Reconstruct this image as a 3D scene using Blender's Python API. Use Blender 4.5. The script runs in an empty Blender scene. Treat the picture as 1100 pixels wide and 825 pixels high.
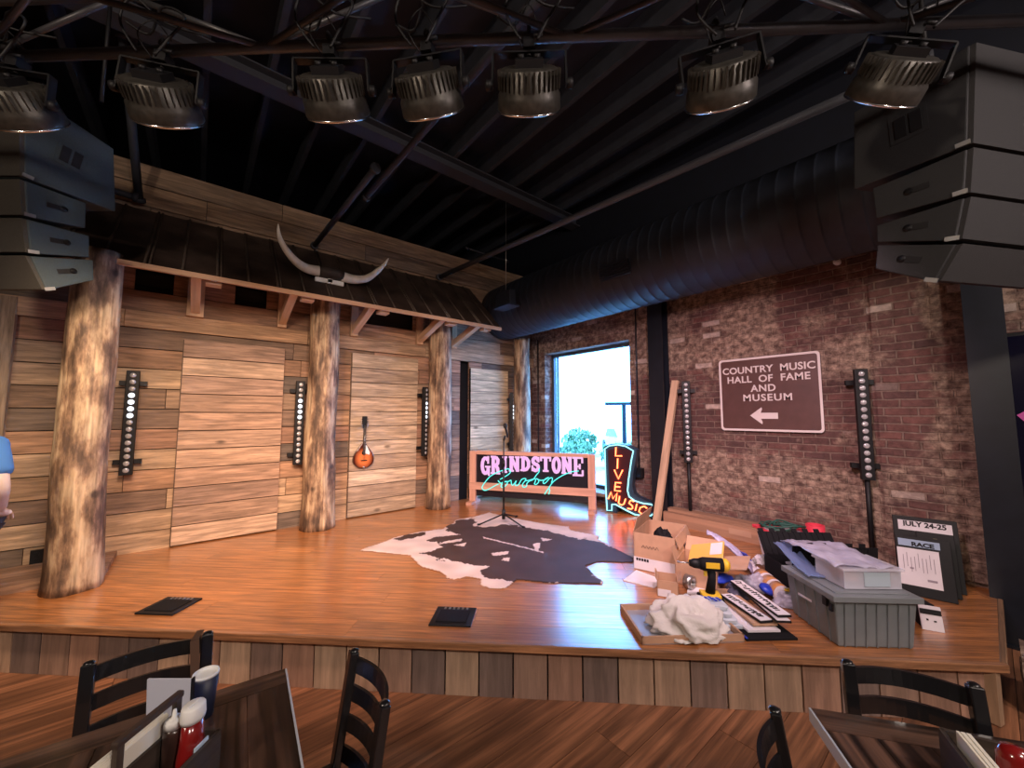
import bpy, bmesh, math, random
from mathutils import Vector, Matrix, noise
random.seed(7)
PI = math.pi
C = bpy.context.scene.collection
rad = math.radians

# ------------------------------------------------------------------ helpers
def tag(o, label=None, cat=None, group=None, kind=None):
    if label: o['label'] = label
    if cat: o['category'] = cat
    if group: o['group'] = group
    if kind: o['kind'] = kind
    return o

def thing(name, loc, rz, label, cat, group=None, kind=None):
    o = bpy.data.objects.new(name, None); C.objects.link(o)
    o.empty_display_size = .1
    o.location = loc
    o.rotation_euler = rz if isinstance(rz, (tuple, list)) else (0, 0, rz)
    return tag(o, label, cat, group, kind)

def mw(o):
    m = Matrix.LocRotScale(o.location, o.rotation_euler, o.scale)
    return mw(o.parent) @ m if o.parent else m

def rotz(a): return Matrix.Rotation(a, 3, 'Z')
def rotx(a): return Matrix.Rotation(a, 3, 'X')
def roty(a): return Matrix.Rotation(a, 3, 'Y')

class MB:
    def __init__(s):
        s.bm = bmesh.new()
        s.uv = s.bm.loops.layers.uv.new('UVMap')
        s.col = s.bm.loops.layers.float_color.new('board')
    def poly(s, vs, col=(1, 1, 1), uvs=None, mi=0, smooth=False):
        try: f = s.bm.faces.new(vs)
        except ValueError: return None
        f.material_index = mi; f.smooth = smooth
        for i, l in enumerate(f.loops):
            l[s.col] = (*col, 1)
            if uvs: l[s.uv].uv = uvs[i]
        return f
    def hexa(s, P, col=(1, 1, 1), R=None, grain=0, mi=0):
        # P: 8 corners in order (-,-,-),(+,-,-),(+,+,-),(-,+,-) then top
        vs = [s.bm.verts.new(p) for p in P]
        ru, rv = random.uniform(0, 50), random.uniform(0, 50)
        o = Vector(P[0]); ax = [(Vector(P[1]) - o), (Vector(P[3]) - o), (Vector(P[4]) - o)]
        ax = [a.normalized() if a.length > 1e-9 else a for a in ax]
        g = ax[grain]; others = [ax[i] for i in range(3) if i != grain]
        for q in ((0, 3, 2, 1), (4, 5, 6, 7), (0, 1, 5, 4), (1, 2, 6, 5), (2, 3, 7, 6), (3, 0, 4, 7)):
            uv = []
            for i in q:
                d = Vector(P[i]) - o
                uv.append((d.dot(g) + ru, d.dot(others[0]) + d.dot(others[1]) + rv))
            s.poly([vs[i] for i in q], col, uv, mi)
        return vs
    def box(s, c, d, R=None, col=(1, 1, 1), grain=0, mi=0, taper=None):
        c = Vector(c); R = R or Matrix.Identity(3)
        tx, ty = taper or (1, 1)
        P = []
        for k, z in enumerate((-.5, .5)):
            fx, fy = (1, 1) if k == 0 else (tx, ty)
            for x, y in ((-.5, -.5), (.5, -.5), (.5, .5), (-.5, .5)):
                P.append(c + R @ Vector((x * d[0] * fx, y * d[1] * fy, z * d[2])))
        return s.hexa(P, col, grain=grain, mi=mi)
    def bar(s, p, q, w, h, up=(0, 0, 1), col=(1, 1, 1), mi=0):
        p, q = Vector(p), Vector(q); x = (q - p); L = x.length; x.normalize()
        u = Vector(up)
        y = u.cross(x)
        if y.length < 1e-5: y = Vector((0, 1, 0)).cross(x)
        y.normalize(); z = x.cross(y)
        R = Matrix((x, y, z)).transposed()
        s.box((p + q) / 2, (L, w, h), R, col, 0, mi)
    def tube(s, pts, r, n=8, col=(1, 1, 1), mi=0, closed=False, caps=True):
        pts = [Vector(p) for p in pts]; N = len(pts)
        rs = r if isinstance(r, (list, tuple)) else [r] * N
        rings = []; prev = None
        for i, p in enumerate(pts):
            if closed: t = pts[(i + 1) % N] - pts[i - 1]
            else: t = pts[min(i + 1, N - 1)] - pts[max(i - 1, 0)]
            if t.length < 1e-9: t = Vector((0, 0, 1))
            t.normalize()
            if prev is None:
                a = Vector((0, 0, 1)) if abs(t.z) < .9 else Vector((1, 0, 0))
                u = t.cross(a).normalized()
            else:
                u = prev - t * prev.dot(t)
                if u.length < 1e-6: u = t.orthogonal()
                u.normalize()
            prev = u; v = t.cross(u)
            rings.append([s.bm.verts.new(p + (u * math.cos(2 * PI * k / n) + v * math.sin(2 * PI * k / n)) * rs[i]) for k in range(n)])
        ac = 0
        for i in range(N if closed else N - 1):
            A, B = rings[i], rings[(i + 1) % N]
            L = (pts[(i + 1) % N] - pts[i]).length
            for k in range(n):
                k2 = (k + 1) % n
                w = 2 * PI * rs[i] / n
                s.poly([A[k], A[k2], B[k2], B[k]], col, [(ac, k * w), (ac, (k + 1) * w), (ac + L, (k + 1) * w), (ac + L, k * w)], mi, True)
            ac += L
        if caps and not closed:
            s.poly(list(reversed(rings[0])), col, [(0, 0)] * n, mi); s.poly(rings[-1], col, [(0, 0)] * n, mi)
    def lathe(s, prof, c=(0, 0, 0), R=None, n=20, col=(1, 1, 1), mi=0, sx=1, sy=1, smooth=True):
        c = Vector(c); R = R or Matrix.Identity(3); rings = []
        for r, z in prof:
            if r < 1e-6: rings.append([s.bm.verts.new(c + R @ Vector((0, 0, z)))])
            else: rings.append([s.bm.verts.new(c + R @ Vector((r * sx * math.cos(2 * PI * k / n), r * sy * math.sin(2 * PI * k / n), z))) for k in range(n)])
        for i in range(len(rings) - 1):
            A, B = rings[i], rings[i + 1]
            if len(A) == 1 and len(B) == 1: continue
            for k in range(n):
                k2 = (k + 1) % n
                if len(A) == 1: vs = [A[0], B[k2], B[k]]
                elif len(B) == 1: vs = [A[k], A[k2], B[0]]
                else: vs = [A[k], A[k2], B[k2], B[k]]
                s.poly(vs, col, [(prof[i][1], k * .05)] * len(vs), mi, smooth)
        for ring, fl in ((rings[0], True), (rings[-1], False)):
            if len(ring) > 1: s.poly(list(reversed(ring)) if fl else ring, col, [(0, 0)] * n, mi)
    def prism(s, pts, th, o=(0, 0, 0), X=(1, 0, 0), Y=(0, 0, 1), col=(1, 1, 1), mi=0):
        # pts 2D polygon in plane (X,Y) at o, extruded by th along X x Y both ways half
        X, Y, o = Vector(X), Vector(Y), Vector(o); N = X.cross(Y).normalized()
        A = [s.bm.verts.new(o + X * a + Y * b + N * th / 2) for a, b in pts]
        B = [s.bm.verts.new(o + X * a + Y * b - N * th / 2) for a, b in pts]
        s.poly(A, col, [tuple(p) for p in pts], mi); s.poly(list(reversed(B)), col, [tuple(p) for p in reversed(pts)], mi)
        n = len(pts)
        for i in range(n):
            j = (i + 1) % n
            s.poly([A[i], B[i], B[j], A[j]], col, [(pts[i][0], pts[i][1]), (pts[i][0], pts[i][1] + th), (pts[j][0], pts[j][1] + th), (pts[j][0], pts[j][1])], mi)
    def build(s, name, mat, parent=None, world=False, bevel=0, keep=False):
        bmesh.ops.recalc_face_normals(s.bm, faces=s.bm.faces)
        me = bpy.data.meshes.new(name)
        off = Vector((0, 0, 0))
        if parent is None and not keep and len(s.bm.verts):
            lo = Vector([min(v.co[i] for v in s.bm.verts) for i in range(3)]); hi = Vector([max(v.co[i] for v in s.bm.verts) for i in range(3)])
            off = Vector(((lo.x + hi.x) / 2, (lo.y + hi.y) / 2, lo.z))
            for v in s.bm.verts: v.co -= off
        if parent is not None and world:
            inv = mw(parent).inverted()
            for v in s.bm.verts: v.co = inv @ v.co
        s.bm.to_mesh(me); s.bm.free()
        for m in (mat if isinstance(mat, (list, tuple)) else [mat]): me.materials.append(m)
        o = bpy.data.objects.new(name, me); C.objects.link(o)
        o.location = off
        if parent is not None: o.parent = parent
        if bevel:
            b = o.modifiers.new('bevel', 'BEVEL'); b.width = bevel; b.segments = 2; b.limit_method = 'ANGLE'; b.angle_limit = rad(50)
        return o

def kids(o): return [c for c in o.children]
def copy_tree(o, parent=None):
    c = o.copy(); C.objects.link(c)
    c.parent = parent
    for ch in kids(o): copy_tree(ch, c)
    return c

def smoothpts(P, k=6, closed=False):
    P = [Vector(p) for p in P]; n = len(P); out = []
    for i in range(n if closed else n - 1):
        a = P[(i - 1) % n] if (closed or i > 0) else P[0]; b = P[i]; c = P[(i + 1) % n]
        d = P[(i + 2) % n] if (closed or i + 2 < n) else P[-1]
        for j in range(k):
            t = j / k
            out.append(.5 * ((2 * b) + (c - a) * t + (2 * a - 5 * b + 4 * c - d) * t * t + (3 * b - a - 3 * c + d) * t ** 3))
    if not closed: out.append(P[-1])
    return out

# ------------------------------------------------------------------ materials
def newmat(name):
    m = bpy.data.materials.new(name); m.use_nodes = True
    nt = m.node_tree; b = nt.nodes['Principled BSDF']
    return m, nt, b, nt.nodes, nt.links

def plain(name, col, rough=.5, metal=0, var=.0, scale=8, bump=0, bscale=60, spec=.5, coat=0, alpha=1, trans=0, stretch=None):
    m, nt, b, N, L = newmat(name)
    b.inputs['Base Color'].default_value = (*col, 1); b.inputs['Roughness'].default_value = rough
    b.inputs['Metallic'].default_value = metal; b.inputs['Specular IOR Level'].default_value = spec
    b.inputs['Coat Weight'].default_value = coat; b.inputs['Transmission Weight'].default_value = trans
    b.inputs['Alpha'].default_value = alpha
    tc = N.new('ShaderNodeTexCoord'); mp = N.new('ShaderNodeMapping'); L.new(tc.outputs['Object'], mp.inputs['Vector'])
    if stretch: mp.inputs['Scale'].default_value = stretch
    if var:
        n = N.new('ShaderNodeTexNoise'); n.inputs['Scale'].default_value = scale; n.inputs['Detail'].default_value = 6
        L.new(mp.outputs['Vector'], n.inputs['Vector'])
        r = N.new('ShaderNodeMapRange'); r.inputs['From Min'].default_value = .3; r.inputs['From Max'].default_value = .7
        r.inputs['To Min'].default_value = 1 - var; r.inputs['To Max'].default_value = 1 + var
        L.new(n.outputs['Fac'], r.inputs['Value'])
        mx = N.new('ShaderNodeVectorMath'); mx.operation = 'SCALE'; mx.inputs[0].default_value = col
        L.new(r.outputs['Result'], mx.inputs['Scale']); L.new(mx.outputs['Vector'], b.inputs['Base Color'])
    if bump:
        n2 = N.new('ShaderNodeTexNoise'); n2.inputs['Scale'].default_value = bscale; n2.inputs['Detail'].default_value = 4
        L.new(mp.outputs['Vector'], n2.inputs['Vector'])
        bp = N.new('ShaderNodeBump'); bp.inputs['Strength'].default_value = bump; bp.inputs['Distance'].default_value = .01
        L.new(n2.outputs['Fac'], bp.inputs['Height']); L.new(bp.outputs['Normal'], b.inputs['Normal'])
    return m

def emit(name, col, st):
    m, nt, b, N, L = newmat(name)
    b.inputs['Base Color'].default_value = (*[c * .3 for c in col], 1)
    b.inputs['Emission Color'].default_value = (*col, 1); b.inputs['Emission Strength'].default_value = st
    return m

def wood(name, rough=.6, coat=0, lo=.55, hi=1.3, freq=16, knots=True, along=1.2, bump=.25, streak=.5, attr=True, tint=(1, 1, 1), coatr=.1):
    """planked wood: per-board colour from the 'board' attribute, grain from the UVs laid along each board"""
    m, nt, b, N, L = newmat(name)
    b.inputs['Roughness'].default_value = rough
    b.inputs['Coat Weight'].default_value = coat; b.inputs['Coat Roughness'].default_value = coatr; b.inputs['Coat IOR'].default_value = 1.95 if coat > .9 else 1.5
    uv = N.new('ShaderNodeUVMap'); uv.uv_map = 'UVMap'
    mp = N.new('ShaderNodeMapping'); mp.inputs['Scale'].default_value = (along, freq, 1); L.new(uv.outputs['UV'], mp.inputs['Vector'])
    n1 = N.new('ShaderNodeTexNoise'); n1.inputs['Scale'].default_value = 1; n1.inputs['Detail'].default_value = 8
    n1.inputs['Roughness'].default_value = .72; n1.inputs['Distortion'].default_value = .5; L.new(mp.outputs['Vector'], n1.inputs['Vector'])
    mp2 = N.new('ShaderNodeMapping'); mp2.inputs['Scale'].default_value = (along * .5, freq * .28, 1); L.new(uv.outputs['UV'], mp2.inputs['Vector'])
    n2 = N.new('ShaderNodeTexNoise'); n2.inputs['Scale'].default_value = 1; n2.inputs['Detail'].default_value = 3; L.new(mp2.outputs['Vector'], n2.inputs['Vector'])
    # ring lines
    ad = N.new('ShaderNodeMath'); ad.operation = 'MULTIPLY'; ad.inputs[1].default_value = 22; L.new(n2.outputs['Fac'], ad.inputs[0])
    sn = N.new('ShaderNodeMath'); sn.operation = 'SINE'; L.new(ad.outputs[0], sn.inputs[0])
    sr = N.new('ShaderNodeMapRange'); sr.inputs['From Min'].default_value = -1; sr.inputs['To Min'].default_value = 1 - streak * .5; sr.inputs['To Max'].default_value = 1 + streak * .25
    L.new(sn.outputs[0], sr.inputs['Value'])
    r1 = N.new('ShaderNodeMapRange'); r1.inputs['From Min'].default_value = .32; r1.inputs['From Max'].default_value = .68
    r1.inputs['To Min'].default_value = lo; r1.inputs['To Max'].default_value = hi; L.new(n1.outputs['Fac'], r1.inputs['Value'])
    mu = N.new('ShaderNodeMath'); mu.operation = 'MULTIPLY'; L.new(r1.outputs['Result'], mu.inputs[0]); L.new(sr.outputs['Result'], mu.inputs[1])
    last = mu.outputs[0]
    if knots:
        mk = N.new('ShaderNodeMapping'); mk.inputs['Scale'].default_value = (1.15, 2.5, 1); L.new(uv.outputs['UV'], mk.inputs['Vector'])
        vo = N.new('ShaderNodeTexVoronoi'); vo.inputs['Scale'].default_value = 1; L.new(mk.outputs['Vector'], vo.inputs['Vector'])
        kr = N.new('ShaderNodeMapRange'); kr.inputs['From Min'].default_value = .035; kr.inputs['From Max'].default_value = .075
        kr.inputs['To Min'].default_value = .35; kr.inputs['To Max'].default_value = 1; L.new(vo.outputs['Distance'], kr.inputs['Value'])
        m3 = N.new('ShaderNodeMath'); m3.operation = 'MULTIPLY'; L.new(last, m3.inputs[0]); L.new(kr.outputs['Result'], m3.inputs[1]); last = m3.outputs[0]
    at = N.new('ShaderNodeAttribute'); at.attribute_name = 'board'
    v = N.new('ShaderNodeVectorMath'); v.operation = 'SCALE'; L.new(at.outputs['Color'], v.inputs[0]); L.new(last, v.inputs['Scale'])
    L.new(v.outputs['Vector'], b.inputs['Base Color'])
    bp = N.new('ShaderNodeBump'); bp.inputs['Strength'].default_value = bump; bp.inputs['Distance'].default_value = .004
    L.new(n1.outputs['Fac'], bp.inputs['Height']); L.new(bp.outputs['Normal'], b.inputs['Normal'])
    return m

M = {}
M['barn'] = wood('barn_wood', .7, lo=.52, hi=1.36, freq=40, along=2.6, streak=.5)
M['deck'] = wood('stage_deck_wood', .42, coat=1, lo=.45, hi=1.45, freq=60, along=2.6, streak=.5, bump=.06, coatr=.2)
M['hall'] = wood('hall_floor_wood', .5, coat=.3, lo=.5, hi=1.35, freq=34, along=1.2, streak=.75, bump=.08, coatr=.25)
M['fascia'] = wood('fascia_wood', .7, lo=.72, hi=1.22, freq=26, along=2.2, streak=.3)
M['table'] = wood('table_wood', .38, coat=.3, lo=.45, hi=1.5, freq=46, along=1.3, streak=1.7, bump=.1)
M['pine'] = wood('pine_lumber', .6, lo=.8, hi=1.1, freq=20, streak=.3, bump=.1)
M['black'] = plain('black_metal', (.009, .009, .011), .5, 0, .2, spec=.3)
M['blackpaint'] = plain('black_ceiling_paint', (.0025, .0045, .013), .7, 0, .2)
M['joist'] = plain('dark_joist_paint', (.022, .026, .038), .7, 0, .2)
M['truss'] = plain('truss_metal', (.05, .05, .056), .4, .2, .2)
M['fixture'] = plain('fixture_cast_metal', (.06, .056, .05), .4, .5, .3, 30)
M['chair'] = plain('black_chair_enamel', (.008, .008, .01), .32, 0, .1, coat=.6)
M['chrome'] = plain('chrome', (.7, .7, .7), .2, 1)
M['speaker'] = plain('speaker_paint', (.028, .045, .056), .6, 0, .2, 200, .3, 300)
M['grille'] = plain('speaker_grille', (.045, .041, .036), .7, 0, .35, 260, .5, 350)
M['speaker_r'] = plain('speaker_paint_black', (.011, .012, .015), .6, 0, .15, 200, .3, 300)
M['grille_r'] = plain('speaker_grille_black', (.02, .02, .022), .7, 0, .3, 260, .5, 350)
M['rust'] = plain('canopy_metal', (.055, .036, .03), .55, .3, .5, 4, .2, 30)
M['duct'] = plain('duct_paint', (.012, .016, .028), .6, 0, .15)
M['beam'] = plain('navy_beam_paint', (.009, .012, .02), .4, .1, .2)
M['white'] = plain('white_paint', (.8, .8, .8), .5)
M['cream'] = plain('horn_ivory', (.75, .68, .6), .35, 0, .15, 12)
M['leather'] = plain('dark_leather', (.04, .028, .024), .6, 0, .3, 20)
M['card'] = plain('cardboard', (.50, .30, .19), .8, 0, .08, 12)
M['cardin'] = plain('cardboard_inside', (.40, .24, .15), .85, 0, .08, 12)
M['paper'] = plain('white_paper', (.72, .68, .72), .7, 0, .05)
M['cloth'] = plain('white_cloth', (.72, .68, .66), .9, 0, .05, 6, .3, 90)
M['signbrown'] = plain('brown_sign_paint', (.105, .05, .045), .45, 0, .12, 10)
M['signwhite'] = plain('white_sign_lettering', (.75, .68, .67), .5)
M['signblack'] = plain('black_sign_panel', (.012, .012, .02), .25)
M['tote'] = plain('grey_tote_plastic', (.19, .215, .23), .45, 0, .08)
M['blacktote'] = plain('black_plastic', (.008, .008, .010), .8, spec=.2)
M['clear'] = plain('clear_plastic', (.8, .82, .92), .2, alpha=.42)
M['film'] = plain('plastic_film', (.6, .6, .75), .25, 0, .2, 9, .4, 14, alpha=.62)
M['red'] = plain('red_plastic', (.75, .05, .09), .4)
M['green'] = plain('green_cable', (.02, .09, .07), .5)
M['blue'] = plain('blue_plastic', (.02, .05, .5), .35)
M['yellow'] = plain('yellow_plastic', (.75, .48, .03), .45)
M['envelope'] = plain('yellow_envelope', (.78, .45, .1), .6)
M['pinkstuff'] = plain('pink_fabric', (.75, .35, .3), .6, 0, .3, 20)
M['skin'] = plain('skin', (.66, .5, .43), .55, 0, .1, 15)
M['shirt'] = plain('blue_shirt', (.06, .19, .5), .85)
M['jeans'] = plain('dark_trousers', (.05, .06, .1), .9)
M['hair'] = plain('brown_hair', (.06, .04, .03), .7)
M['ketchup'] = plain('ketchup_red', (.22, .01, .01), .2, coat=.6)
M['bbq'] = plain('dark_sauce', (.05, .025, .02), .3, coat=.5)
M['neon_frame'] = plain('dark_blue_metal', (.02, .04, .07), .4)
M['boot_face'] = plain('boot_face_paint', (.035, .006, .012), .4)
M['pink'] = emit('pink_neon', (.72, .42, .70), .9)
M['pinktube'] = emit('pink_neon_tube', (.85, .28, .72), 1.0)
M['cyan'] = emit('cyan_neon', (.10, .85, .78), 1.0)
M['cyan2'] = emit('pale_blue_neon', (.3, .85, .95), 1.6)
M['redneon'] = emit('red_neon', (1, .12, .04), 7)
M['lens'] = plain('led_lens', (.55, .55, .58), .15, .3)
M['lenslit'] = emit('led_lens_lit', (.85, .9, 1), 1.6)
M['asphalt'] = plain('pale_concrete', (.75, .74, .7), .9, 0, .2)
M['leaf'] = plain('leaf_green', (.16, .26, .12), .6, 0, .5, 6)
M['carpaint'] = plain('pale_car_paint', (.6, .65, .66), .3, .3)
M['screen'] = plain('dark_screen_glass', (.006, .006, .02), .12)
M['magenta'] = emit('magenta_streak', (.6, .08, .3), .35)
M['napkin'] = plain('napkin_paper', (.75, .7, .6), .9)
M['darkwood'] = wood('caddy_wood', .6, lo=.6, hi=1.3, freq=40, knots=False)
M['orange'] = plain('amber_tape', (.6, .28, .1), .3, coat=.4)
M['steel'] = plain('brushed_steel', (.5, .5, .5), .35, .9)

# log bark-less wood
def logmat():
    m, nt, b, N, L = newmat('peeled_log'); b.inputs['Roughness'].default_value = .65
    tc = N.new('ShaderNodeTexCoord'); mp = N.new('ShaderNodeMapping'); mp.inputs['Scale'].default_value = (9, 9, 2.6); L.new(tc.outputs['Object'], mp.inputs['Vector'])
    n = N.new('ShaderNodeTexNoise'); n.inputs['Scale'].default_value = 1; n.inputs['Detail'].default_value = 8; n.inputs['Roughness'].default_value = .6; L.new(mp.outputs['Vector'], n.inputs['Vector'])
    cr = N.new('ShaderNodeValToRGB'); e = cr.color_ramp.elements
    e[0].position = .40; e[0].color = (.10, .06, .04, 1); e[1].position = .66; e[1].color = (.58, .44, .29, 1)
    k = cr.color_ramp.elements.new(.49); k.color = (.26, .16, .10, 1)
    k = cr.color_ramp.elements.new(.57); k.color = (.50, .35, .22, 1)
    L.new(n.outputs['Fac'], cr.inputs['Fac'])
    mp2 = N.new('ShaderNodeMapping'); mp2.inputs['Scale'].default_value = (40, 40, 2); L.new(tc.outputs['Object'], mp2.inputs['Vector'])
    n2 = N.new('ShaderNodeTexNoise'); n2.inputs['Scale'].default_value = 1; n2.inputs['Detail'].default_value = 5; L.new(mp2.outputs['Vector'], n2.inputs['Vector'])
    r = N.new('ShaderNodeMapRange'); r.inputs['From Min'].default_value = .3; r.inputs['From Max'].default_value = .7; r.inputs['To Min'].default_value = .5; r.inputs['To Max'].default_value = 1.3
    L.new(n2.outputs['Fac'], r.inputs['Value'])
    v = N.new('ShaderNodeVectorMath'); v.operation = 'SCALE'; L.new(cr.outputs['Color'], v.inputs[0]); L.new(r.outputs['Result'], v.inputs['Scale'])
    vo = N.new('ShaderNodeTexVoronoi'); vo.inputs['Scale'].default_value = 3.2; L.new(tc.outputs['Object'], vo.inputs['Vector'])
    kr = N.new('ShaderNodeMapRange'); kr.inputs['From Min'].default_value = .06; kr.inputs['From Max'].default_value = .13; kr.inputs['To Min'].default_value = .3; L.new(vo.outputs['Distance'], kr.inputs['Value'])
    v2 = N.new('ShaderNodeVectorMath'); v2.operation = 'SCALE'; L.new(v.outputs['Vector'], v2.inputs[0]); L.new(kr.outputs['Result'], v2.inputs['Scale'])
    L.new(v2.outputs['Vector'], b.inputs['Base Color'])
    bp = N.new('ShaderNodeBump'); bp.inputs['Strength'].default_value = .5; bp.inputs['Distance'].default_value = .02; L.new(n.outputs['Fac'], bp.inputs['Height']); L.new(bp.outputs['Normal'], b.inputs['Normal'])
    return m
M['log'] = logmat()

def brickmat():
    m, nt, b, N, L = newmat('old_brick'); b.inputs['Roughness'].default_value = .85
    g = N.new('ShaderNodeNewGeometry'); sp = N.new('ShaderNodeSeparateXYZ'); L.new(g.outputs['Position'], sp.inputs[0])
    xy = N.new('ShaderNodeMath'); xy.operation = 'ADD'; L.new(sp.outputs['X'], xy.inputs[0]); L.new(sp.outputs['Y'], xy.inputs[1])
    cb = N.new('ShaderNodeCombineXYZ'); L.new(xy.outputs[0], cb.inputs['X']); L.new(sp.outputs['Z'], cb.inputs['Y'])
    # wobble
    nw = N.new('ShaderNodeTexNoise'); nw.inputs['Scale'].default_value = 5; L.new(cb.outputs[0], nw.inputs['Vector'])
    sc = N.new('ShaderNodeVectorMath'); sc.operation = 'SCALE'; sc.inputs['Scale'].default_value = .022; L.new(nw.outputs['Color'], sc.inputs[0])
    ad = N.new('ShaderNodeVectorMath'); ad.operation = 'ADD'; L.new(cb.outputs[0], ad.inputs[0]); L.new(sc.outputs['Vector'], ad.inputs[1])
    def brick(c1, c2, mo, ms=.008, bias=0):
        t = N.new('ShaderNodeTexBrick'); t.inputs['Scale'].default_value = 1; t.inputs['Brick Width'].default_value = .215; t.inputs['Row Height'].default_value = .072
        t.inputs['Mortar Size'].default_value = ms; t.inputs['Mortar Smooth'].default_value = .4; t.inputs['Bias'].default_value = bias
        t.inputs['Color1'].default_value = (*c1, 1); t.inputs['Color2'].default_value = (*c2, 1); t.inputs['Mortar'].default_value = (*mo, 1)
        L.new(ad.outputs['Vector'], t.inputs['Vector']); return t
    t1 = brick((.17, .075, .064), (.085, .045, .043), (.21, .14, .115), .009)
    t2 = brick((0, 0, 0), (1, 1, 1), (0, 0, 0), .006)
    wh = N.new('ShaderNodeMapRange'); wh.inputs['From Min'].default_value = .955; wh.inputs['From Max'].default_value = .965; L.new(t2.outputs['Color'], wh.inputs['Value'])
    # plaster / mortar smear patches
    n = N.new('ShaderNodeTexNoise'); n.inputs['Scale'].default_value = 1.5; n.inputs['Detail'].default_value = 9; n.inputs['Roughness'].default_value = .66; L.new(cb.outputs[0], n.inputs['Vector'])
    pr = N.new('ShaderNodeMapRange'); pr.inputs['From Min'].default_value = .52; pr.inputs['From Max'].default_value = .62; pr.inputs['To Max'].default_value = .85
    def rng(src, a, b_, o0, o1):
        q = N.new('ShaderNodeMapRange'); q.interpolation_type = 'SMOOTHSTEP'; q.inputs['From Min'].default_value = a; q.inputs['From Max'].default_value = b_; q.inputs['To Min'].default_value = o0; q.inputs['To Max'].default_value = o1
        L.new(src, q.inputs['Value']); return q.outputs['Result']
    def op(o_, a, b_):
        q = N.new('ShaderNodeMath'); q.operation = o_; L.new(a, q.inputs[0]); L.new(b_, q.inputs[1]); return q.outputs[0]
    right = rng(sp.outputs['Y'], .25, .42, .13, 0)
    low = rng(sp.outputs['Z'], .9, 1.3, .07, 0)
    upl = op('MULTIPLY', rng(sp.outputs['Y'], 1.3, 1.42, 0, .15), rng(sp.outputs['Z'], 2.1, 2.4, 0, 1))
    tot = op('ADD', op('ADD', right, low), op('ADD', upl, n.outputs['Fac']))
    L.new(tot, pr.inputs['Value'])
    n3 = N.new('ShaderNodeTexNoise'); n3.inputs['Scale'].default_value = 14; n3.inputs['Detail'].default_value = 8; n3.inputs['Roughness'].default_value = .7; L.new(cb.outputs[0], n3.inputs['Vector'])
    pc = N.new('ShaderNodeValToRGB'); e = pc.color_ramp.elements; e[0].position = .35; e[0].color = (.12, .07, .055, 1); e[1].position = .62; e[1].color = (.42, .31, .235, 1); L.new(n3.outputs['Fac'], pc.inputs['Fac'])
    mx = N.new('ShaderNodeMix'); mx.data_type = 'RGBA'; L.new(pr.outputs['Result'], mx.inputs['Factor']); L.new(t1.outputs['Color'], mx.inputs['A']); L.new(pc.outputs['Color'], mx.inputs['B'])
    mx2 = N.new('ShaderNodeMix'); mx2.data_type = 'RGBA'; L.new(wh.outputs['Result'], mx2.inputs['Factor']); L.new(mx.outputs['Result'], mx2.inputs['A']); mx2.inputs['B'].default_value = (.48, .38, .33, 1)
    gr = N.new('ShaderNodeMapRange'); gr.inputs['From Min'].default_value = .3; gr.inputs['From Max'].default_value = .7; gr.inputs['To Min'].default_value = .6; gr.inputs['To Max'].default_value = 1.45; L.new(n3.outputs['Fac'], gr.inputs['Value'])
    v = N.new('ShaderNodeVectorMath'); v.operation = 'SCALE'; L.new(mx2.outputs['Result'], v.inputs[0]); L.new(gr.outputs['Result'], v.inputs['Scale'])
    L.new(v.outputs['Vector'], b.inputs['Base Color'])
    hm = N.new('ShaderNodeMath'); hm.operation = 'SUBTRACT'; L.new(n3.outputs['Fac'], hm.inputs[0]); L.new(t1.outputs['Fac'], hm.inputs[1])
    bp = N.new('ShaderNodeBump'); bp.inputs['Strength'].default_value = .9; bp.inputs['Distance'].default_value = .02; L.new(hm.outputs[0], bp.inputs['Height']); L.new(bp.outputs['Normal'], b.inputs['Normal'])
    return m
M['brick'] = brickmat()

# ------------------------------------------------------------------ dimensions
S = .32                      # stage deck height
E = Vector((.729, -.684, 0)) # along the stage front
Q = Vector((.684, .729, 0))  # into the stage
WY, BX = 5.32, 4.8           # timber wall, brick wall
PAL = [(a * .92, b * .86, c * .8) for a, b, c in [(.46, .28, .18), (.38, .23, .15), (.25, .17, .13), (.17, .135, .115), (.5, .33, .21), (.40, .28, .2), (.34, .2, .14), (.54, .39, .27), (.28, .185, .13), (.2, .15, .12), (.42, .25, .17)]]
def jit(c, a=.13): 
    k = 1 + random.uniform(-a, a); return tuple(x * k for x in c)

def planks_xz(mb, x0, x1, z0, z1, y, rows, pal, th=.02, lmin=.7, lmax=2.4, gap=.009, jitter=.006, holes=()):
    """horizontal boards on a plane of constant y facing -Y"""
    h = (z1 - z0) / rows
    for r in range(rows):
        a = z0 + r * h; b = a + h
        x = x0 - random.uniform(0, 1.0)
        while x < x1:
            L = random.uniform(lmin, lmax); s0, s1 = max(x, x0), min(x + L, x1); x += L
            if s1 - s0 < .02: continue
            segs = [(s0, s1)]
            for hx0, hx1, hz0, hz1 in holes:
                if a < hz1 - .01 and b > hz0 + .01:
                    ns = []
                    for p, q in segs:
                        if q <= hx0 or p >= hx1: ns.append((p, q)); continue
                        if p < hx0: ns.append((p, hx0))
                        if q > hx1: ns.append((hx1, q))
                    segs = ns
            c = jit(random.choice(pal))
            t = th + random.uniform(0, jitter)
            for p, q in segs:
                if q - p > .01: mb.box(((p + q) / 2, y - t / 2, (a + b) / 2), (q - p - gap * .6, t, h - gap), None, c, 0)

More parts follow.
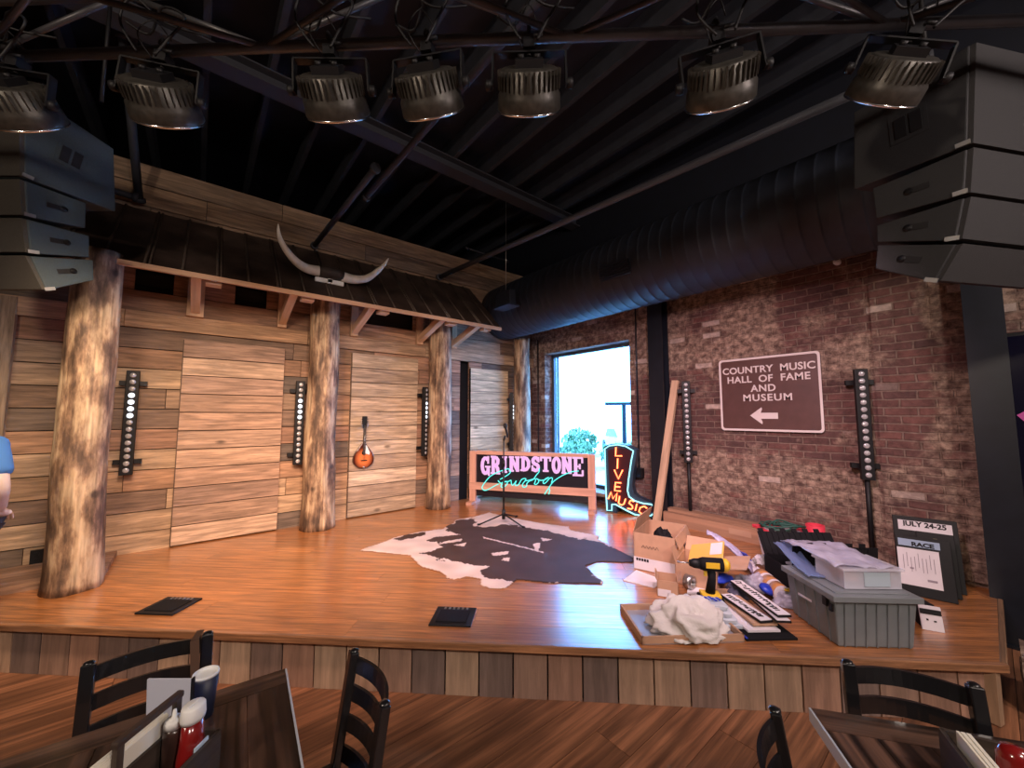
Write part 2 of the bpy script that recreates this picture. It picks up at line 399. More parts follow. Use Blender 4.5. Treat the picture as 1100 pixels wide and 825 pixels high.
# ------------------------------------------------------------------ room shell
mb = MB()      # audience floor, boards along X
for j in range(-39, 40):
    y = j * .2; x = -9 - random.uniform(0, 2)
    while x < 5.0:
        L = min(random.uniform(2, 4.5), 5.1 - x)
        mb.box((x + L / 2, y + .1, -.02), (L - .003, .197, .04), None, jit((.29, .125, .062), .16), 0); x += L
mb.box((-2, 0, -.07), (14.4, 16, .05), col=(.1, .05, .03)); o = mb.build('floor', M['hall'], keep=True); tag(o, kind='structure')
mb = MB(); mb.box((-2, -.1, 5.25), (14.4, 16.2, .2)); o = mb.build('ceiling', M['blackpaint'], keep=True); tag(o, kind='structure')

# brick wall with window hole  (window Y 3.22..4.97, z .5..2.74)
wy0, wy1, wz0, wz1 = 3.22, 4.97, .50, 2.74
mb = MB()
def wbox(y0, y1, z0, z1): mb.box((BX + .15, (y0 + y1) / 2, (z0 + z1) / 2), (.3, y1 - y0, z1 - z0))
wbox(-8, wy0, 0, 5.2); wbox(wy1, 8, 0, 5.2); wbox(wy0, wy1, 0, wz0); wbox(wy0, wy1, wz1, 5.2)
tag(mb.build('wall_brick', M['brick'], keep=True), kind='structure')
mb = MB(); mb.box((BX - .01, 0, 4.42), (.03, 15.6, 1.6)); tag(mb.build('wall_upper', M['blackpaint'], keep=True), kind='structure')
mb = MB()   # shallow brick piers and seams on the wall
mb.box((BX - .012, 2.86, 1.75), (.03, .045, 2.8)); mb.box((BX - .012, .33, 1.75), (.03, .6, 2.8)); 
tag(mb.build('trim_1', M['brick'], keep=True), kind='structure')
mb = MB(); mb.box((-2, 7.9, 2.6), (14.4, .2, 5.2)); tag(mb.build('wall_far', M['blackpaint'], keep=True), kind='structure')
mb = MB(); mb.box((-2, -7.9, 2.6), (14.4, .2, 5.2)); tag(mb.build('wall_rear', plain('dark_plaster', (.12, .1, .09), .9), keep=True), kind='structure')
mb = MB(); mb.box((-9.1, 0, 2.6), (.2, 16, 5.2)); tag(mb.build('wall_left', plain('dark_plaster_b', (.12, .1, .09), .9), keep=True), kind='structure')

# timber wall (lower + upper), boards
holes = [(-.55, -.26, 2.99, 3.12), (.27, .57, 2.99, 3.12), (1.74, 2.42, 2.9, 3.2), (3.25, 3.41, S, 2.43)]
mb = MB(); mb.box((-2.25, WY + .13, 2.1), (13.7, .02, 4.2)); o = mb.build('wall_backing', M['blackpaint'], keep=True); tag(o, kind='structure')
mb = MB()
planks_xz(mb, -6, 4.79, S - .02, 2.52, WY + .02, 11, PAL, holes=holes)
planks_xz(mb, -6, 4.79, 2.69, 3.12, WY + .02, 2, PAL, holes=holes)
planks_xz(mb, -6, 4.79, 3.12, 4.23, WY + .02, 5, [(.30, .19, .115), (.22, .14, .09), (.36, .23, .14), (.18, .12, .085), (.26, .17, .11)], holes=[(1.74, 2.42, 3.1, 3.2)], lmin=1.2, lmax=3.4)
for hx in holes[:3]:
    mb.box(((hx[0] + hx[1]) / 2, WY + .1, (hx[2] + hx[3]) / 2), (hx[1] - hx[0], .02, hx[3] - hx[2]), col=(.01, .01, .012))
tag(mb.build('wall_timber', M['barn'], keep=True), kind='structure')
# long ledger board the brackets stand on
mb = MB(); x = -3
for L, c in ((2.4, (.5, .32, .2)), (1.62, (.48, .29, .17)), (1.6, (.42, .27, .17)), (2.2, (.5, .34, .22))):
    mb.box((x + L / 2, WY - .02, 2.605), (L - .004, .045, .165), None, c, 0); x += L
tag(mb.build('trim_2', M['barn'], keep=True), kind='structure')
# trim post at left
mb = MB(); mb.box((-1.33, WY - .03, 1.5), (.13, .06, 2.35), None, (.36, .26, .18), 2); tag(mb.build('trim_3', M['barn'], keep=True), kind='structure')
# low platform along the left wall
mb = MB()
for j in range(4): mb.box((-2.55, 4.68 + .08 + j * .16, S + .023), (4.05, .156, .045), None, jit((.34, .2, .13)), 0)
o = mb.build('low_platform', M['barn']); tag(o, 'low timber platform strip along the foot of the wall by the left log', 'platform')

# flush board doors (panels of the timber wall)
def panel(x0, x1, z1, n, pal, label, nm, rows):
    mb = MB()
    h = (z1 - S - .01) / rows
    for r in range(rows):
        a = S + .01 + r * h
        mb.box(((x0 + x1) / 2, WY - .02, a + h / 2), (x1 - x0, .036 + random.uniform(0, .006), h - .010), None, jit(random.choice(pal)), 0)
    mb.box(((x0 + x1) / 2, WY - .008, (z1 + S) / 2), (x1 - x0 - .01, .014, z1 - S - .02), None, (.05, .03, .025), 2)
    mb.box((x0 + .004, WY - .021, (z1 + S) / 2), (.008, .044, z1 - S - .02), None, (.1, .06, .04), 2)
    o = mb.build(nm, M['barn'], keep=True); tag(o, kind='structure')
pl = [(.50, .32, .22), (.42, .27, .19), (.56, .38, .27), (.36, .23, .17), (.42, .26, .18)]
panel(-.15, .78, 2.45, 1, pl, 'flush reddish board door between the left log and the second log', 'door_1', 11)
pl2 = [(.50, .37, .26), (.6, .46, .34), (.44, .32, .23), (.52, .37, .25)]
panel(1.555, 2.5, 2.48, 2, pl2, 'flush board door that the mandolin hangs on', 'door_2', 11)
panel(3.42, 4.2, 2.42, 3, [(.62, .46, .28), (.54, .40, .25), (.68, .52, .33)], 'pale flush board door right of the black gap beside the third log', 'door_3', 11)
# outlet
mb = MB(); mb.box((-1.02, WY - .015, .42), (.075, .03, .12)); mb.box((-1.02, WY - .032, .445), (.03, .006, .03)); mb.box((-1.02, WY - .032, .395), (.03, .006, .03))
tag(mb.build('wall_outlet', M['black']), 'black outlet plate low on the timber wall left of the left log', 'outlet')

# stage deck polygon: front edge line from A to Bp
A = Vector((-2.2, 5.3, 0)); Bp = Vector((3.43, .045, 0))
def clip_poly(pts, keepf):
    out = []
    n = len(pts)
    for i in range(n):
        a, b = pts[i], pts[(i + 1) % n]; fa, fb = keepf(a), keepf(b)
        if fa >= 0: out.append(a)
        if (fa >= 0) != (fb >= 0):
            t = fa / (fa - fb); out.append(a + (b - a) * t)
    return out
Ed = (Bp - A).normalized(); Qd = Vector((-Ed.y, Ed.x, 0))
mb = MB()
w = .19
for j in range(0, 30):
    u = -1.5 - random.uniform(0, 2)
    while u < 9:
        Lb = random.uniform(1.8, 4)
        q0, q1 = j * w + .0, (j + 1) * w - .002
        pts = [A + Ed * u + Qd * q0, A + Ed * (u + Lb - .002) + Qd * q0, A + Ed * (u + Lb - .002) + Qd * q1, A + Ed * u + Qd * q1]
        for f in (lambda p: WY + .02 - p.y, lambda p: BX - .001 - p.x, lambda p: p.y - .045, lambda p: p.x + 6):
            pts = clip_poly(pts, f)
            if len(pts) < 3: break
        if len(pts) >= 3:
            c = jit((.46, .175, .05), .15); ru, rv = random.uniform(0, 60), random.uniform(0, 60)
            top = [mb.bm.verts.new((p.x, p.y, S)) for p in pts]; bot = [mb.bm.verts.new((p.x, p.y, S - .03)) for p in pts]
            uvs = [((p - A).dot(Ed) + ru, (p - A).dot(Qd) + rv) for p in pts]
            mb.poly(top, c, uvs); mb.poly(list(reversed(bot)), c, list(reversed(uvs)))
            for i in range(len(pts)):
                k = (i + 1) % len(pts); mb.poly([top[i], bot[i], bot[k], top[k]], c, [uvs[i], uvs[i], uvs[k], uvs[k]])
        u += Lb
st = thing('stage', (1.2, 2.2, 0), 0, 'raised timber stage with an orange stained plank deck and vertical board front', 'stage')
mb.build('deck', M['deck'], st, world=True)
mb = MB()
mb.bar(A + Qd * -.012 + Vector((0, 0, S - .02)), Bp + Ed * .02 + Qd * -.012 + Vector((0, 0, S - .02)), .03, .045, col=(.36, .17, .08))
mb.bar(Bp + Vector((.0, -.012, S - .02)), (4.79, .033, S - .02), .03, .045, col=(.30, .16, .08))
mb.build('nosing', M['deck'], st, world=True, bevel=.006)
mb = MB()
L = (Bp - A).length; n = int(L / .2)
fp = [(.38, .22, .155), (.31, .195, .145), (.44, .29, .2), (.24, .16, .13), (.36, .21, .15), (.48, .33, .23), (.2, .14, .12)]
Rf = Matrix((Ed, Qd, Vector((0, 0, 1)))).transposed()
for i in range(n):
    c = A + Ed * (i + .5) * L / n + Qd * .03
    mb.box((c.x, c.y, (S - .045) / 2 + .0), (L / n - .009, .02 + random.uniform(0, .004), S - .047), Rf, jit(random.choice(fp), .15), 2)
for i in range(7):
    mb.box((Bp.x + .02 + (i + .5) * .19, .075, (S - .045) / 2), (.185, .02, S - .047), None, jit(random.choice(fp), .15), 2)
mb.build('front_boards', M['fascia'], st, world=True)
mb = MB(); c = A + Ed * L / 2 + Qd * .06
mb.box((c.x, c.y, .135), (L, .02, .27), Rf); mb.build('backing', M['black'], st, world=True)
mb = MB(); mb.box((Bp.x - .02, Bp.y + .035, .14), (.05, .05, .27), rotz(-.3), (.45, .29, .18), 2); mb.build('corner_post', M['fascia'], st, world=True)

# ------------------------------------------------------------------ log columns
def log(x, y, r, z1, seed, label):
    mb = MB(); n = 28; zs = [S + .001 + (z1 - S) * i / 44 for i in range(45)]
    rings = []
    for z in zs:
        ring = []
        f = 1.06 - .1 * (z - S) / (z1 - S) + (.06 * max(0, 1 - (z - S) / .25))
        for k in range(n):
            a = 2 * PI * k / n
            d = noise.noise(Vector((math.cos(a) * 1.3 + seed, math.sin(a) * 1.3, z * 1.1))) * .10 + noise.noise(Vector((math.cos(a) * 3 + seed, math.sin(a) * 3, z * 4))) * .035
            ox = .02 * noise.noise(Vector((seed, 3, z * .9)))
            ring.append(mb.bm.verts.new((x + ox + r * f * (1 + d) * math.cos(a), y + r * f * (1 + d) * math.sin(a), z)))
        rings.append(ring)
    for i in range(len(rings) - 1):
        for k in range(n):
            mb.poly([rings[i][k], rings[i][(k + 1) % n], rings[i + 1][(k + 1) % n], rings[i + 1][k]], smooth=True)
    mb.poly(list(reversed(rings[0]))); mb.poly(rings[-1])
    o = mb.build('log_column', M['log']); tag(o, label, 'column', 'peeled log columns along the timber wall', 'thing')
log(-.685, 4.53, .152, 2.98, 1.3, 'thickest peeled log column, the first at the left under the speaker stack')
log(1.165, 5.10, .17, 3.3, 7.7, 'peeled log column left of the mandolin and right of the reddish board door')
log(2.78, 5.11, .165, 3.3, 12.1, 'peeled log column beside the tall black gap in the timber wall')
log(4.37, 5.1, .14, 2.98, 21.4, 'slim peeled log column in the corner next to the window')

# ------------------------------------------------------------------ canopy
cz0, cz1, cy0, cy1 = 2.92, 3.73, 4.45, 5.31
def cpt(x, t, off=0):
    n = Vector((0, -(cz1 - cz0), (cy1 - cy0))).normalized()
    return Vector((x, cy0 + (cy1 - cy0) * t, cz0 + (cz1 - cz0) * t)) + n * off
cn = thing('metal_canopy', (1, 5.0, 2.9), 0, 'sloping dark brown metal canopy over the timber wall carrying the longhorns', 'canopy')
mb = MB()
x = -3.0
while x < 3.38:
    x2 = min(x + .245, 3.4)
    P = [cpt(x, 0), cpt(x2, 0), cpt(x2, 1), cpt(x, 1), cpt(x, 0, .012), cpt(x2, 0, .012), cpt(x2, 1, .012), cpt(x, 1, .012)]
    mb.hexa(P, col=(1, 1, 1)); x = x2
mb.build('roof_sheet', M['rust'], cn, world=True)
x = -2.86; k = 0
while x < 3.4:
    mb = MB()
    mb.tube([cpt(x, .0, .018), cpt(x, 1, .018)], .012, 6)
    if k % 2 == 0: mb.tube([cpt(x + .03, .0, .018), cpt(x + .03, 1, .018)], .009, 6)
    mb.build('seam', plain('canopy_seam', (.075, .055, .045), .5, .3, .3) if k == 0 else bpy.data.materials['canopy_seam'], cn, world=True); x += .245; k += 1
mb = MB(); mb.box((.2, cy0 - .008, cz0 - .012), (6.4, .03, .045), None, (.62, .38, .24), 0); mb.build('edge_board', M['pine'], cn, world=True)
mb = MB()
for i in range(3):
    mb.hexa([cpt(-3, .02 + i * .32, -.03), cpt(3.38, .02 + i * .32, -.03), cpt(3.38, .3 + i * .32, -.03), cpt(-3, .3 + i * .32, -.03), cpt(-3, .02 + i * .32, -.01), cpt(3.38, .02 + i * .32, -.01), cpt(3.38, .3 + i * .32, -.01), cpt(-3, .3 + i * .32, -.01)], col=(.3, .2, .13))
mb.build('underside_boards', M['barn'], cn, world=True)
bl = ['first from the left, plain cleat beside the left log', 'second from the left, just left of the second log', 'between the second log and the black wall vent', 'just left of the third log', 'rightmost, right of the third log']
for x, lb in zip((-.07, .73, 1.56, 2.5, 3.08), bl):
    t = thing('canopy_bracket', (x, WY - .05, 2.69), 0, 'pine canopy bracket, ' + lb, 'bracket', 'pine brackets under the canopy')
    mb = MB(); mb.box((0, -.02, .2), (.14 if x < 0 else .09, .06, .4), None, (.6, .38, .24), 2); mb.build('cleat', M['pine'], t)
    mb = MB(); mb.bar((0, -.03, .07), (0, -.72, .27), .075, .09, col=(.64, .42, .27)); mb.build('brace', M['pine'], t)
    mb = MB(); mb.box((.13, -.7, .20), (.12, .12, .035), None, (.6, .38, .24)); mb.build('block', M['pine'], t)

# ------------------------------------------------------------------ longhorns
t = thing('longhorn_mount', (1.1, 4.62, 3.15), 0, 'pair of long white steer horns with a dark leather wrapped centre on the canopy', 'horns')
left = smoothpts([(1.0, 4.65, 3.265), (.86, 4.64, 3.26), (.74, 4.62, 3.31), (.63, 4.6, 3.42), (.575, 4.6, 3.54), (.563, 4.6, 3.66)], 6)
right = smoothpts([(1.22, 4.65, 3.26), (1.36, 4.64, 3.25), (1.5, 4.62, 3.29), (1.62, 4.6, 3.40), (1.7, 4.6, 3.5), (1.755, 4.6, 3.6)], 6)
for pts in (left, right):
    mb = MB(); n = len(pts); mb.tube(pts, [.058 * (1 - i / (n - 1)) ** .75 + .003 for i in range(n)], 14); mb.build('horn', M['cream'], t, world=True)
mb = MB(); mb.tube([(.985, 4.65, 3.265), (1.05, 4.645, 3.268), (1.17, 4.645, 3.268), (1.235, 4.65, 3.262)], [.062, .068, .068, .062], 14); mb.build('leather_wrap', M['leather'], t, world=True)
mb = MB(); mb.box((1.1, 4.67, 3.17), (.3, .05, .05)); mb.box((1.1, 4.66, 3.2), (.05, .03, .08)); mb.build('mount_bar', M['white'], t, world=True)

# ------------------------------------------------------------------ ceiling structure
for i in range(-10, 10):
    x = -.1 + i * .4935
    if x > 4.7: continue
    mb = MB(); mb.box((x, 0, 5.02), (.05, 15.6, .25)); o = mb.build('ceiling_beam', M['joist'], keep=True); tag(o, kind='structure')
mb = MB(); mb.box((-2.1, 4.155, 4.76), (13.7, .19, .02)); mb.box((-2.1, 4.155, 4.83), (13.7, .02, .12)); mb.box((-2.1, 4.155, 4.89), (13.7, .19, .015))
o = mb.build('ceiling_beam', plain('big_beam_paint', (.036, .038, .05), .6), keep=True); tag(o, kind='structure')

def pipe(pts, r, label, cat='pipe', mat=None):
    mb = MB(); mb.tube(pts, r, 12)
    for p in (pts[0], pts[-1]):
        d = (Vector(pts[1]) - Vector(pts[0])).normalized() if p is pts[0] else (Vector(pts[-1]) - Vector(pts[-2])).normalized()
        mb.tube([Vector(p) - d * .02, Vector(p) + d * .02], r * 1.5, 12)
    return tag(mb.build('ceiling_pipe', mat or M['joist']), label, cat, 'pipes running under the black ceiling', 'thing')
pipe([(2.83, 5.28, 3.80), (3.42, .1, 3.85)], .034, 'long black pipe running from the canopy end to the right speaker stack', mat=plain('pipe_grey_paint', (.06, .063, .075), .6))
pipe([(1.05, 5.28, 3.80), (1.10, 3.25, 3.8)], .03, 'short black pipe ending on the timber wall above the longhorns')
pipe([(1.19, 3.75, 3.8), (1.33, -.6, 3.8)], .026, 'black pipe crossing the ceiling from the longhorns toward the middle truss light')
pipe([(-.56, 5.24, 3.80), (-.66, 4.5, 4.9)], .035, 'slanting black pipe standing on the canopy beside the left speaker stack')
pipe([(-1.0, 5.2, 3.83), (-.58, 5.2, 3.80)], .03, 'short black pipe foot along the top of the canopy at the left')
pipe([(2.9, 4.6, 4.05), (3.65, 4.6, 4.05)], .012, 'thin conduit crossing above the canopy end near the duct')

# duct
dx, dz, dr = 4.07, 3.412, .45
t = thing('spiral_duct', (dx, 0, dz - dr), 0, 'huge black spiral air duct running above the brick wall', 'duct')
mb = MB(); ys = []
y = 5.28
prof = []
while y > -7:
    prof += [(dr, y), (dr, y - .105), (dr + .005, y - .112), (dr + .005, y - .12), (dr, y - .127)]; y -= .13
rings = []
n = 48
for r, yy in prof:
    rings.append([mb.bm.verts.new((dx + r * math.cos(2 * PI * k / n), yy, dz + r * math.sin(2 * PI * k / n))) for k in range(n)])
for i in range(len(rings) - 1):
    for k in range(n): mb.poly([rings[i][k], rings[i][(k + 1) % n], rings[i + 1][(k + 1) % n], rings[i + 1][k]], smooth=True)
mb.poly(rings[0]); mb.poly(rings[-1])
mb.build('duct_body', M['duct'], t, world=True)
mb = MB()
a = rad(200)
for yy in (2.6,):
    for k in range(7): mb.box((dx + (dr + .02) * math.cos(rad(185 + k * 3)), yy, dz + (dr + .02) * math.sin(rad(185 + k * 3))), (.02, .4, .012))
mb.build('register', M['duct'], t, world=True)
# hanging box by duct
t = thing('hanging_speaker_box', (3.38, 4.3, 3.2), 0, 'small black box hung on a thin wire beside the spiral duct', 'speaker')
mb = MB(); mb.box((0, 0, .12), (.12, .34, .22), taper=(.8, .9)); mb.build('cabinet', M['duct'], t, bevel=.01)
mb = MB(); mb.box((-.0, 0, -.0), (.2, .38, .02)); mb.build('bracket', M['duct'], t)
mb = MB(); mb.tube([(0, 0, .23), (0, 0, 1.7)], .004, 5); mb.build('wire', M['steel'], t)

# steel columns
for (x, y, w, lab) in ((4.68, 2.70, .2, 'black steel column between the window and the brown highway sign'), (4.66, -.02, .2, 'black steel column at the right corner of the stage')):
    mb = MB(); z0 = S + .001 if y > .1 else .001
    mb.box((x - .07, y, (z0 + 3.22) / 2), (.018, w, 3.22 - z0)); mb.box((x + .07, y, (z0 + 3.22) / 2), (.018, w, 3.22 - z0)); mb.box((x, y, (z0 + 3.22) / 2), (.13, .016, 3.22 - z0))
    mb.box((x, y, z0 + .01), (.2, .24, .02))
    tag(mb.build('steel_column', M['beam']), lab, 'column', 'black steel columns along the brick wall', 'thing')

# ------------------------------------------------------------------ window
mb = MB(); gx = 5.0; fw = .055
for z in (wz0 + fw / 2, wz1 - fw / 2): mb.box((gx, (wy0 + wy1) / 2, z), (.06, wy1 - wy0, fw))
for yy in (wy0 + fw / 2, wy1 - fw / 2): mb.box((gx, yy, (wz0 + wz1) / 2), (.06, fw, wz1 - wz0))
mb.box((gx, wy1 - .13, (wz0 + wz1) / 2), (.04, .02, wz1 - wz0 - .1))
wn = mb.build('window_1', plain('window_frame_metal', (.06, .075, .09), .4), keep=True); tag(wn, kind='structure')
mb = MB(); mb.box((gx, (wy0 + wy1) / 2, (wz0 + wz1) / 2), (.006, wy1 - wy0 - .1, wz1 - wz0 - .1))
gm, nt, b, N, L_ = newmat('window_glass'); b.inputs['Transmission Weight'].default_value = 1; b.inputs['Roughness'].default_value = 0; b.inputs['IOR'].default_value = 1.01
o = mb.build('window_glass', gm, wn, keep=True); 
mb = MB(); mb.box((BX + .02, (wy0 + wy1) / 2, wz0 - .02), (.3, wy1 - wy0, .045), None, (.45, .3, .2), 1); tag(mb.build('trim_4', M['pine'], keep=True), kind='structure')

# outside
mb = MB(); mb.box((45, 4, -.35), (79, 120, .1)); tag(mb.build('ground', M['asphalt'], keep=True), kind='structure')
def bush(x, y, s, lab):
    t = thing('shrub', (x, y, -.3), 0, lab, 'shrub', 'shrubs beyond the window')
    mb = MB()
    for k in range(5): mb.tube([(0, 0, 0), (random.uniform(-.3, .3) * s, random.uniform(-.3, .3) * s, .6 * s)], .02, 5)
    mb.build('stem', M['leather'], t)
    mb = MB()
    for k in range(520):
        v = Vector((random.gauss(0, 1), random.gauss(0, 1), random.gauss(0, 1))).normalized() * random.uniform(.55, 1) * s * .8
        v.z = v.z * .7 + .62 * s
        R = Matrix.Rotation(random.uniform(0, 6), 3, 'Z') @ Matrix.Rotation(random.uniform(0, 3), 3, 'X')
        q = [R @ Vector(p) * s * .13 + v for p in ((-.5, 0, 0), (0, -.9, .1), (.5, 0, 0), (0, .9, -.1))]
        mb.poly([mb.bm.verts.new(p) for p in q])
    mb.build('foliage', M['leaf'], t)
bush(10.8, 9.6, .9, 'leafy shrub outside at the left edge of the window view')
bush(12.05, 8.75, .8, 'leafy shrub outside seen in the middle of the window')
bush(11.6, 7.4, .9, 'leafy shrub outside seen behind the boot sign top')
bush(14.5, 12.6, 1.1, 'small shrub outside farther off near the left window edge')
t = thing('parked_car', (16.5, 11.3, -.3), rad(50), 'pale parked car with dark windows outside the window', 'car')
mb = MB(); mb.prism([(-2.1, .25), (2.1, .25), (2.15, .6), (1.9, .78), (1.1, .86), (.55, 1.32), (-.9, 1.36), (-1.6, .95), (-2.1, .85)], 1.7); mb.build('body', M['carpaint'], t, bevel=.08)
mb = MB(); mb.prism([(1.0, .88), (.52, 1.26), (-.85, 1.3), (-1.4, .93)], 1.72); mb.build('side_glass', M['screen'], t)
for sx in (-1.3, 1.35):
    for sy in (-.78, .78):
        mb = MB(); mb.lathe([(.0, -.1), (.33, -.1), (.33, .1), (0, .1)], (sx, sy, .33), rotx(PI / 2), 20); mb.build('wheel', M['black'], t)
t = thing('sign_gantry', (13.72, 9.53, -.3), rad(35), 'dark T shaped post with a flat top outside the window', 'post')
mb = MB(); mb.box((0, 0, 1.2), (.16, .16, 2.4)); mb.build('post', M['beam'], t)
mb = MB(); mb.box((0, 0, 2.42), (.5, 1.5, .12)); mb.build('top_beam', M['beam'], t)

# ------------------------------------------------------------------ truss
e2 = Vector((.752, -.659, 0)); q2 = Vector((.659, .752, 0)); T0 = Vector((-.82, 2.87, 3.35)) - e2 * 1.5; TL = 7.0
t = thing('lighting_truss', T0, 0, 'dark box lighting truss crossing overhead in front of the stage', 'truss')
for a, b_ in ((0, 0), (-.3, 0), (0, .3), (-.3, .3)):
    mb = MB(); p = T0 + q2 * a + Vector((0, 0, b_)); mb.tube([p, p + e2 * TL], .024, 12); mb.build('chord', M['truss'], t, world=True)
k = 0; s = 0.0
while s < TL - .7:
    for (a0, b0), (a1, b1) in (((0, 0), (0, .3)), ((-.3, 0), (-.3, .3)), ((0, 0), (-.3, 0))):
        if k % 2: (a0, b0), (a1, b1) = (a1, b1), (a0, b0)
        mb = MB(); mb.tube([T0 + e2 * s + q2 * a0 + Vector((0, 0, b0)), T0 + e2 * (s + .7) + q2 * a1 + Vector((0, 0, b1))], .013, 8); mb.build('brace', M['truss'], t, world=True)
    s += .7; k += 1
for s in (.3, TL - .3):
    p = T0 + e2 * s + q2 * -.15
    mb = MB(); mb.tube([p + Vector((0, 0, .3)), p + Vector((0, 0, 1.79))], .008, 6); mb.build('hanger_cable', M['steel'], t, world=True)

# ------------------------------------------------------------------ truss lights
def make_light():
    t = thing('stage_spotlight', (0, 0, 0), 0, 'x', 'stage light', 'stage lights on the truss')
    # local +Y toward stage; chord at origin
    mb = MB(); mb.box((0, 0, -.045), (.05, .06, .05)); mb.tube([(0, -.035, .0), (0, -.03, .03), (0, 0, .042), (0, .03, .03), (0, .035, 0)], .009, 8); mb.tube([(0, 0, -.05), (0, 0, -.09)], .01, 8); mb.tube([(.02, -.04, -.03), (.06, -.04, -.03)], .008, 8)
    mb.build('clamp', M['black'], t)
    mb = MB(); yw = .162
    mb.bar((-yw, 0, -.08), (yw, 0, -.08), .035, .008); mb.bar((-yw, 0, -.08), (-yw - .005, .01, -.23), .035, .008, up=(1, 0, 0)); mb.bar((yw, 0, -.08), (yw + .005, .01, -.23), .035, .008, up=(1, 0, 0))
    yk = mb.build('yoke', M['black'], t)
    for sx in (-1, 1):
        mb = MB(); mb.lathe([(0, 0), (.022, 0), (.022, .025), (.01, .03), (0, .03)], (sx * .168, .01, -.215), roty(sx * PI / 2), 12); mb.build('knob', M['black'], yk)
    R = rotx(rad(-131))   # barrel axis: local z of barrel points down and toward stage
    c = Vector((0, .01, -.2))
    mb = MB(); mb.lathe([(0, -.05), (.115, -.05), (.128, -.042), (.133, .03), (.142, .045), (.146, .1), (.14, .112), (.13, .112), (.128, .1), (0, .098)], c, R, 32); hs = mb.build('housing', M['fixture'], t)
    for k in range(30):
        pass
    mb = MB()
    for k in range(36):
        a = 2 * PI * k / 36
        mb.box(c + R @ Vector((.133 * math.cos(a), .133 * math.sin(a), -.008)), (.016, .004, .07), R @ rotz(a))
    mb.build('heat_fins', M['fixture'], hs)
    mb = MB(); pts = [c + R @ Vector((.141 * math.cos(2 * PI * k / 32), .141 * math.sin(2 * PI * k / 32), .108)) for k in range(32)]
    mb.tube(pts, .0055, 6, closed=True); mb.build('lens_rim', M['chrome'], hs)
    mb = MB(); mb.lathe([(0, 0), (.112, 0), (.112, .004), (0, .004)], c + R @ Vector((0, 0, .1)), R, 24); mb.build('lens', M['lens'], hs)
    mb = MB(); mb.box(c + R @ Vector((0, 0, -.065)), (.12, .1, .03), R)
    for sx in (-.035, .035): mb.lathe([(0, 0), (.014, 0), (.014, .02), (0, .02)], c + R @ Vector((sx, 0, -.095)), R, 10)
    mb.build('connector_panel', M['black'], hs)
    mb = MB()
    mb.tube(smoothpts([c + R @ Vector((.035, 0, -.14)), (.08, -.1, -.02), (.14, -.12, .08), (.03, -.1, .12), (-.06, -.02, .05), (-.14, -.05, .06)], 5), .006, 6)
    mb.tube(smoothpts([c + R @ Vector((-.035, 0, -.14)), (-.1, -.12, .0), (-.05, -.14, .1), (.06, -.1, .05), (.2, -.05, .08)], 5), .005, 6)
    mb.tube(smoothpts([(-.03, -.02, -.07), (-.06, -.08, -.01), (0, -.09, .06), (.04, -.03, .03)], 5), .003, 5)
    mb.build('cable', M['black'], t)
    return t
cl0 = thing('stage_spotlight', (0, 0, 0), 0, 'x', 'stage light'); bpy.data.objects.remove(cl0)
lt = make_light()
where = ['leftmost on the truss above the left speaker stack', 'second from the left end of the truss', 'third from the left, above the longhorns', 'fourth from the left, beside the middle one', 'fifth from the left, hanging level nearest the middle', 'second from the right end of the truss', 'rightmost on the truss, tilted sideways']
pxs = [22, 178, 355, 460, 568, 768, 985]
# chord param: interpolate along the truss between the frame edges
F = 415.0
r2 = Vector((math.sin(rad(50.9)), -math.cos(rad(50.9)), 0)); f2 = Vector((math.cos(rad(50.9)), math.sin(rad(50.9)), 0))
def chord_at(px):
    best = None
    for i in range(2000):
        p = T0 + e2 * (TL * i / 2000); R_, G_ = p.dot(r2), p.dot(f2); fw = G_ * math.cos(rad(4.6)) + 1.7 * math.sin(rad(4.6))
        x = 550 + F * R_ / fw
        if best is None or abs(x - px) < best[0]: best = (abs(x - px), p)
    return best[1]
base_rz = math.atan2(q2.y, q2.x) - PI / 2
tw = [(0, .12, .05), (0, .1, .1), (0, -.05, .05), (0, .02, -.08), (0, 0, 0), (0, -.12, -.1), (0, .38, -.12)]
light_pos = []
for i, px in enumerate(pxs):
    o = lt if i == 0 else copy_tree(lt)
    p = chord_at(px); light_pos.append(p)
    o.location = p; o.rotation_euler = (0, tw[i][1], base_rz + tw[i][2] * 2)
    o['label'] = 'black finned stage light, ' + where[i]

